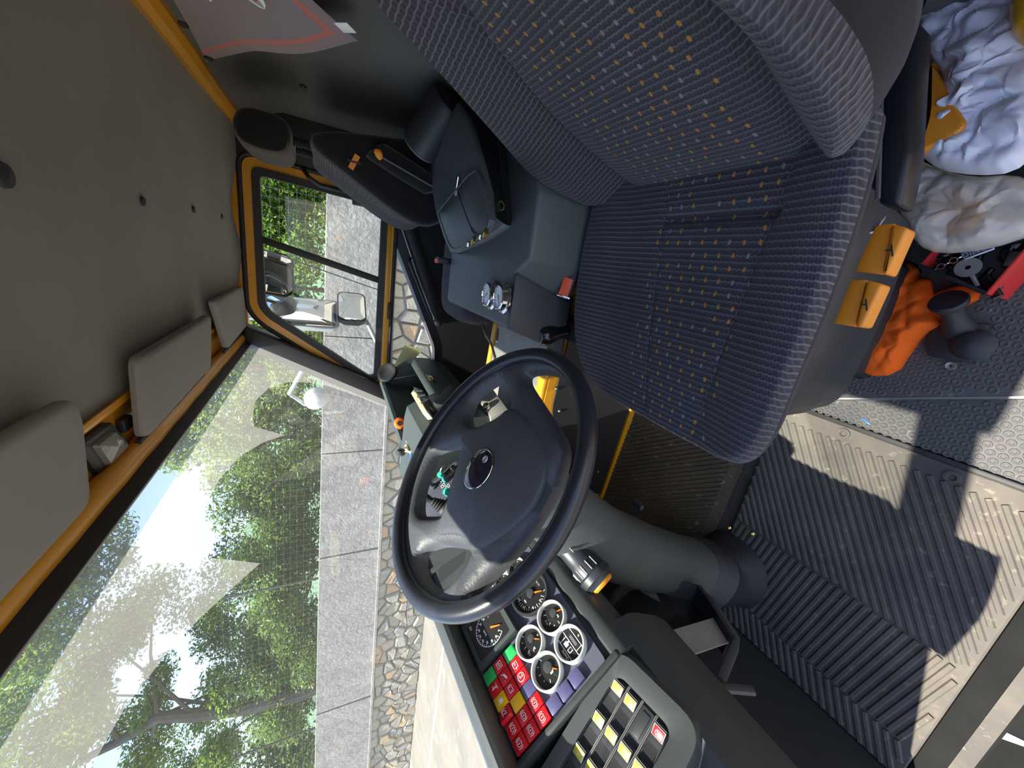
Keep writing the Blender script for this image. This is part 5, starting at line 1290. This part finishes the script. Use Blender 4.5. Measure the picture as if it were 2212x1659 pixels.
cpz = resample(smooth([(1.385, -.20), (1.378, .02), (1.38, .17), (1.41, .225), (1.55, .24), (1.74, .23), (1.80, .17), (1.81, 0), (1.80, -.20)], 2), 80); c4 = Vector((1.58, 0))
m = MB(); m.loft([[Vector((lerp(c4.x, p.x, s), lerp(c4.y, p.y, s), z)) for p in cpz] for s, z in ((.90, .575), (1, .60), (1.01, .64), (.985, .685), (.94, .706), (.80, .715), (.5, .718), (.1, .715))], True, uvf=lambda v: (v.x-1.58, v.y))
m.build('cushion', 'fabric_passenger', psz, True, angle=60)
MB().loft([[Vector((lerp(c4.x, p.x, s), lerp(c4.y, p.y, s)-.03, z)) for p in cpz] for s, z in ((.80, .58), (.75, .30), (.8, -.015))]).build('pedestal', 'rubber', psz)
pk = thing('belt_buckle', 'black seat belt buckle with red button beside the passenger seat', 'buckle', (1.40, -.0, .72))
q = PX(953, 562, 1.42); rb2 = frame((1, 0, .1), (0, .5, .85))
MB().rbox(q+Vector((0, 0, -.02)), (.05, .022, .07), .005).build('body', 'black_plastic', pk); MB().rbox(q+Vector((0, .004, .017)), (.040, .016, .006), .002).build('button', 'buckle_red', pk)
fr_ = thing('ring_pull', 'yellow plastic ring handle on a cable at the front of the console', 'handle', PY(1040, 690, .22))
MB().torus(PY(1037, 693, .215), (.5, 1, .1), .016, .004, 24, 8).build('ring', 'yellow_bright', fr_); MB().tube([PY(1042, 700, .215), PY(1050, 725, .235), PY(1062, 745, .245), PY(1070, 775, .26)], .0045, 8).build('cable', 'steel', fr_)
hb_ = thing('hand_lever', 'thin bright metal lever below the front edge of the console', 'lever', PY(1075, 725, .22))
MB().tube([PY(1076, 712, .205), PY(1073, 738, .22)], .004, 8).build('rod', 'steel', hb_)

# ------------------------------------------------------------------ briefcase on the console, black canister behind it
bf = thing('briefcase', 'worn dark leather briefcase with brass fittings lying on the console', 'briefcase', (1.1, -.2, .78))
s_ = 320/1475
bpx = lambda a, b_: (860+a*s_, 200+b_*s_)
BZ = .892
o6 = [bpx(*p) for p in ((590, 95), (700, 250), (760, 420), (840, 720), (900, 1000), (930, 1200), (960, 1290), (1095, 1325), (850, 1490), (600, 1600), (540, 1590), (480, 1450), (400, 1210), (330, 820), (305, 580), (380, 470))]
topP = [PZ(*p, BZ) for p in o6]
cbf = sum(topP, Vector())/len(topP)
botP = [PZ(*p, .790) for p in [bpx(*q_) for q_ in ((700, 95), (900, 280), (1060, 480), (1090, 760), (1120, 1050), (1130, 1250), (1130, 1290), (1110, 1330), (860, 1500), (620, 1610), (545, 1600), (500, 1470), (470, 1210), (420, 820), (400, 580), (470, 470))]]
topP = [p+Vector((0, 0, .006*vnoise(p.x*9, p.y*9))) for p in topP]
MB().loft([botP, [lerp(a, b_, .5) for a, b_ in zip(botP, topP)], [lerp(a, b_, .93) for a, b_ in zip(botP, topP)]], True).build('body', 'leather_edge', bf, True, angle=30)
rg = []
for s, dz in ((.985, -.010), (1.0, -.003), (.995, .003), (.97, .006), (.8, .009), (.6, .011), (.35, .012), (.05, .012)):
    rg.append([lerp(cbf, p, s)+Vector((0, 0, dz+.006*vnoise(p.x*14+s*3, p.y*14))) for p in topP])
MB().loft(rg).build('flap', 'leather', bf, True, angle=50)
def bz(a, b_, h): return PZ(*bpx(a, b_), BZ+h)
pk2 = [bz(*p, .016) for p in ((770, 750), (830, 860), (880, 1050), (915, 1200), (930, 1290), (860, 1420), (620, 1560), (540, 1560), (490, 1450), (410, 1215), (420, 1170), (560, 1000))]
cpk = sum(pk2, Vector())/len(pk2); pk2 = smooth(pk2, 1)
MB().loft([[lerp(cpk, q, 1.0)+Vector((0, 0, -.010)) for q in pk2], pk2, [lerp(cpk, q, .96)+Vector((0, 0, .003)) for q in pk2], [lerp(cpk, q, .5)+Vector((0, 0, .006)) for q in pk2]]).build('front_pocket', 'leather', bf, True, angle=50)
MB().tube([q+Vector((0, 0, .002)) for q in pk2]+[pk2[0]+Vector((0, 0, .002))], .0022, 6).build('pocket_piping', 'leather', bf)
MB().tube([bz(*p, .022) for p in ((590, 980), (640, 1120), (690, 1260), (745, 1390), (800, 1440), (830, 1450))], .0013, 6).build('cord', 'ink_dark', bf)
for a, b_ in ((870, 1405), (750, 1480)):
    MB().rbox(bz(a, b_, .020), (.020, .015, .006), .002, m=Matrix.Rotation(.5, 3, 'Z')).build('clasp', 'brass', bf); MB().rbox(bz(a-55, b_+32, .022), (.008, .012, .006), .002).build('clasp_pin', 'chrome', bf)
MB().rbox(bz(590, 890, .018), (.012, .028, .006), .002, m=Matrix.Rotation(-.2, 3, 'Z')).build('lock', 'chrome', bf); MB().rbox(bz(578, 1000, .020), (.012, .012, .004), .001).build('lock_tab', 'mirror_shell', bf)
MB().torus(PZ(*bpx(1015, 1130), .845), (-.8, .2, .6), .010, .0015, 20, 6).build('d_ring', 'brass', bf)
fl_ = [PZ(*bpx(*p), .80) for p in ((640, 130), (700, 90), (760, 110), (900, 300), (1000, 440), (900, 390), (760, 300), (700, 250))]
MB().prism(fl_, (0, 0, .03), .004).build('side_gusset', 'leather', bf)
m = MB()
for k in range(3): m.tube([PZ(*bpx(1000+k*24, 480+k*10), .855-.018*k), PZ(*bpx(1045+k*22, 900), .85-.018*k), PZ(*bpx(1090+k*12, 1290), .85-.018*k)], .0022, 6)
m.build('gusset_edges', 'leather_edge', bf)
cn = thing('canister', 'black canister lying behind the briefcase against the back wall', 'canister', PZ(930, 300, .83))
a_, b_ = PX(908, 318, 1.30), PX(945, 262, 1.24); b_.y = max(b_.y, -.38); d_ = b_-a_
MB().lathe([(0, 0), (.050, 0), (.056, .004), (.058, .012), (.058, .15), (.052, .16), (0, .16)], a_, d_, 28, False).build('body', 'black_plastic', cn)
MB().lathe([(.030, -.004), (.052, -.004), (.055, .002), (.030, .002)], a_, d_, 28, False).build('end_ring', 'console', cn)

# ------------------------------------------------------------------ things on the floor by the door
def heap(par, name, mat, px, z0, h, seed, amp, fold=9, ns=26, n=120, smoothit=1, power=.55, ang=28):
    from mathutils import noise as nz
    P = resample(smooth([Vector(p) for p in px], smoothit), n); W_ = [PZ(p.x, p.y, z0) for p in P]; c = sum(W_, Vector())/n; rg = []
    def crum(x, y):                              # faceted creases: distance to scattered cell points, at two sizes
        q = Vector((x*fold+seed, y*fold, seed*1.7)); d = nz.voronoi(q)[0]; e = nz.voronoi(q*2.3+Vector((3, 1, 2)))[0]
        return (d[1]-d[0])*.75+(e[1]-e[0])*.35-.45
    for k in range(ns):
        s = 1-k/ns; r_ = []
        for q in W_:
            p = lerp(c, q, s); a = vnoise(p.x*fold+seed, p.y*fold, seed); b_ = vnoise(p.x*fold*2.4+seed, p.y*fold*2.4, seed+5)
            z = h*(1-s**4)**power+amp*(crum(p.x, p.y)*1.3+.6*a)*(1-s**6)
            r_.append(Vector((p.x+amp*.5*b_*(1-s**4), p.y+amp*.5*a*(1-s**4), z0+z)))
        rg.append(r_)
    base = [Vector((lerp(c.x, q.x, .92), lerp(c.y, q.y, .92), z0-.03)) for q in W_]
    return MB().loft([base]+rg).build(name, mat, par, True, angle=ang)
wbg = thing('white_bag', 'crumpled white plastic bag beside the driver seat', 'bag', PZ(2110, 180, .30))
heap(wbg, 'film', 'bag_white', ((1975, -40), (1984, 60), (2008, 120), (2046, 175), (2040, 212), (2072, 245), (2082, 262), (2062, 300), (2000, 332), (1988, 336), (2030, 368), (2110, 380), (2190, 374), (2240, 330), (2260, 60), (2200, -40)), .30, .055, 3, .030, 17, ns=44, n=200, power=.4)
cbg = thing('clear_bag', 'crumpled clear plastic bag in front of the white bag', 'bag', PZ(2090, 460, .24))
heap(cbg, 'film', 'clear_film', ((1950, 400), (1985, 345), (2040, 372), (2120, 388), (2200, 380), (2250, 400), (2250, 500), (2130, 540), (2030, 550), (1985, 532), (1950, 470)), .235, .05, 8, .024, 15, ns=40, n=180, power=.4)
heap(cbg, 'inner_wrap', 'toy_tan', ((2000, 420), (2060, 400), (2120, 420), (2130, 470), (2080, 510), (2010, 500)), .215, .02, 5, .01, 10)
MB().tube([PZ(1935, 480, .30), PZ(1915, 462, .40), PZ(1890, 500, .44), PZ(1872, 505, .45)], .0018, 6).build('torn_strand', 'mirror_shell', cbg)
oh = thing('hand_grip', 'curved orange plastic grip half under the white bag', 'grip', PZ(2010, 250, .30))
MB().prism([PZ(x, y, .345) for x, y in smooth([Vector(p) for p in ((2003, 140), (2015, 138), (2075, 240), (2090, 270), (2050, 300), (1975, 332), (1973, 322), (1996, 270), (2002, 220), (1998, 165))], 2)], (0, 0, -.04), .006, 3).build('grip', 'lever_orange', oh)
yl = thing('pillar_stand_in', 'yellow mound standing in for the door pillar behind the white bag', 'cloth', PZ(2230, 50, .33))  # added heap stands in for the yellow rear door pillar
heap(yl, 'cloth', 'yellow_bright', ((2182, 10), (2185, 70), (2200, 95), (2300, 120), (2330, 0), (2230, -40)), .345, .04, 4, .008, 9)
sb = thing('seat_side_box', 'black storage box on the floor carrying the crumpled bags', 'box', (.24, -.31, .01))
MB().prism([(.13, -.215, .012), (.31, -.16, .012), (.31, -.42, .012), (.10, -.42, .012)], (0, 0, .185), .012, 2).build('case', 'ink_dark', sb)
rbx = thing('red_crate', 'open red plastic crate of keys and dark tools on the studded mat', 'crate', PZ(2120, 560, .012))
zr = .125
rp = [PZ(x, y, zr) for x, y in ((1985, 575), (2132, 636), (2250, 500), (2100, 440))]
rb_ = [Vector((lerp(p.x, .20, .06), lerp(p.y, -.12, .06), .012)) for p in rp]
cr2 = sum(rp, Vector())/4
MB().loft([[lerp(cr2, p, .97)*1.0 for p in rb_], rb_, rp, [lerp(cr2, p, .95) for p in rp], [lerp(cr2, Vector((p.x, p.y, .03)), .93) for p in rb_]], True).build('tub', 'box_red', rbx, False)
MB().tube([PZ(*p, zr+.002) for p in ((1987, 574), (2060, 604), (2130, 634))], .0035, 8).build('rim', 'leather_edge', rbx)
fillr = [lerp(cr2, Vector((p.x, p.y, .085)), .90) for p in rp]
m = MB(); rnd = random.Random(4)
for k in range(26):
    a, b_ = rnd.random(), rnd.random(); p = lerp(lerp(fillr[0], fillr[1], a), lerp(fillr[3], fillr[2], a), b_)
    m.rbox(p+Vector((0, 0, rnd.uniform(-.01, .008))), (rnd.uniform(.015, .05), rnd.uniform(.008, .018), rnd.uniform(.008, .016)), .002, 1, Matrix.Rotation(rnd.uniform(0, 6), 3, 'Z') @ Matrix.Rotation(rnd.uniform(-.4, .4), 3, 'X'))
m.build('scrap_tools', 'black_gloss', rbx, False, 'stuff')
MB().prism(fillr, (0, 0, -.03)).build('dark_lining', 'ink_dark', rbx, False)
zk = .112
kt = thing('key_tag', 'grey rectangular key tag with raised letters on a small chain in the red crate', 'key tag', PZ(2110, 535, zk))
ka, kb = PZ(2078, 553, zk), PZ(2145, 528, zk); kx = (kb-ka).normalized(); kc = (ka+kb)/2; KR = frame(kx, (-.2, .1, 1)); kl = (kb-ka).length
MB().rbox(kc, (kl, .020, .004), .0018, m=KR).build('plate', 'steel', kt); MB().rbox(kc+KR.col[2]*.0016, (kl*.9, .0145, .002), .0008, m=KR).build('inlay', 'ink_dark', kt)
text('CRMIG', .0125, place(kc+KR.col[2]*.0027, 0, KR @ Matrix.Rotation(PI, 3, 'Z')), 'ink_grey', kt)
for k in range(5):
    p = lerp(PZ(2074, 556, zk), PZ(2020, 582, zk-.005), k/4); MB().torus(p, KR.col[2] if k % 2 else KR.col[1], .0052, .0011, 14, 6).build('chain_link', 'chrome', kt)
ky = thing('key', 'old round headed key lying in the red crate', 'key', PZ(2095, 585, zk-.01))
k0 = PZ(2091, 578, zk-.004); k1 = PZ(2112, 618, zk-.012)
MB().lathe([(.004, 0), (.0175, 0), (.0180, .001), (.0175, .002), (.004, .002)], k0, (0, 0, 1), 28, False).build('bow', 'grey_metal', ky); MB().tube([lerp(k0, k1, .3), k1], .0035, 8, flat=.5).build('blade', 'grey_metal', ky)
rag = thing('orange_cloth', 'crumpled orange cloth under the orange levers of the seat', 'cloth', PZ(1940, 700, .03))
heap(rag, 'cloth', 'cloth_orange', ((1916, 561), (1984, 572), (1980, 604), (2010, 600), (2014, 622), (2034, 690), (2037, 703), (1998, 722), (1963, 766), (1935, 811), (1872, 813), (1862, 788), (1882, 700), (1900, 650), (1914, 628)), .030, .05, 6, .020, 13, ns=36, n=170, ang=40)
heap(rag, 'loose_corner', 'cloth_orange', ((2010, 640), (2040, 625), (2090, 612), (2123, 638), (2078, 664), (2040, 670)), .028, .012, 9, .006, 14, ns=14, n=60)
fk = thing('floor_pump', 'black rubber floor pump with round knob on the studded mat', 'pump', PZ(2065, 745, .012))
bs = [PZ(x, y, .014) for x, y in ((2003, 740), (2028, 690), (2150, 700), (2108, 786), (2010, 770))]
MB().prism(bs, (0, 0, .022), .006, 2).build('base', 'black_plastic', fk)
q0, q1 = PZ(2085, 745, .03), PZ(2118, 735, .03)
MB().lathe([(0, 0), (.030, 0), (.032, .012), (.024, .02), (.026, .026), (.016, .034), (0, .036)], PZ(2105, 745, .03), (0, 0, 1), 24, False).build('boot', 'rubber', fk)
k0 = PZ(2072, 712, .035); k1 = PZ(2047, 648, .105); kd = k1-k0; kl = kd.length
MB().lathe([(0, 0), (.026, 0), (.022, kl*.25), (.017, kl*.45), (.018, kl*.75), (.027, kl*.86), (.0285, kl*.95), (.026, kl), (0, kl*1.01)], k0, kd, 26, False).build('knob', 'rubber', fk)
q = PZ(2054, 790, .0125); MB().lathe([(.003, 0), (.009, 0), (.008, .003), (.003, .001)], q, (0, 0, 1), 18, False).build('screw', 'grey_metal', fk)
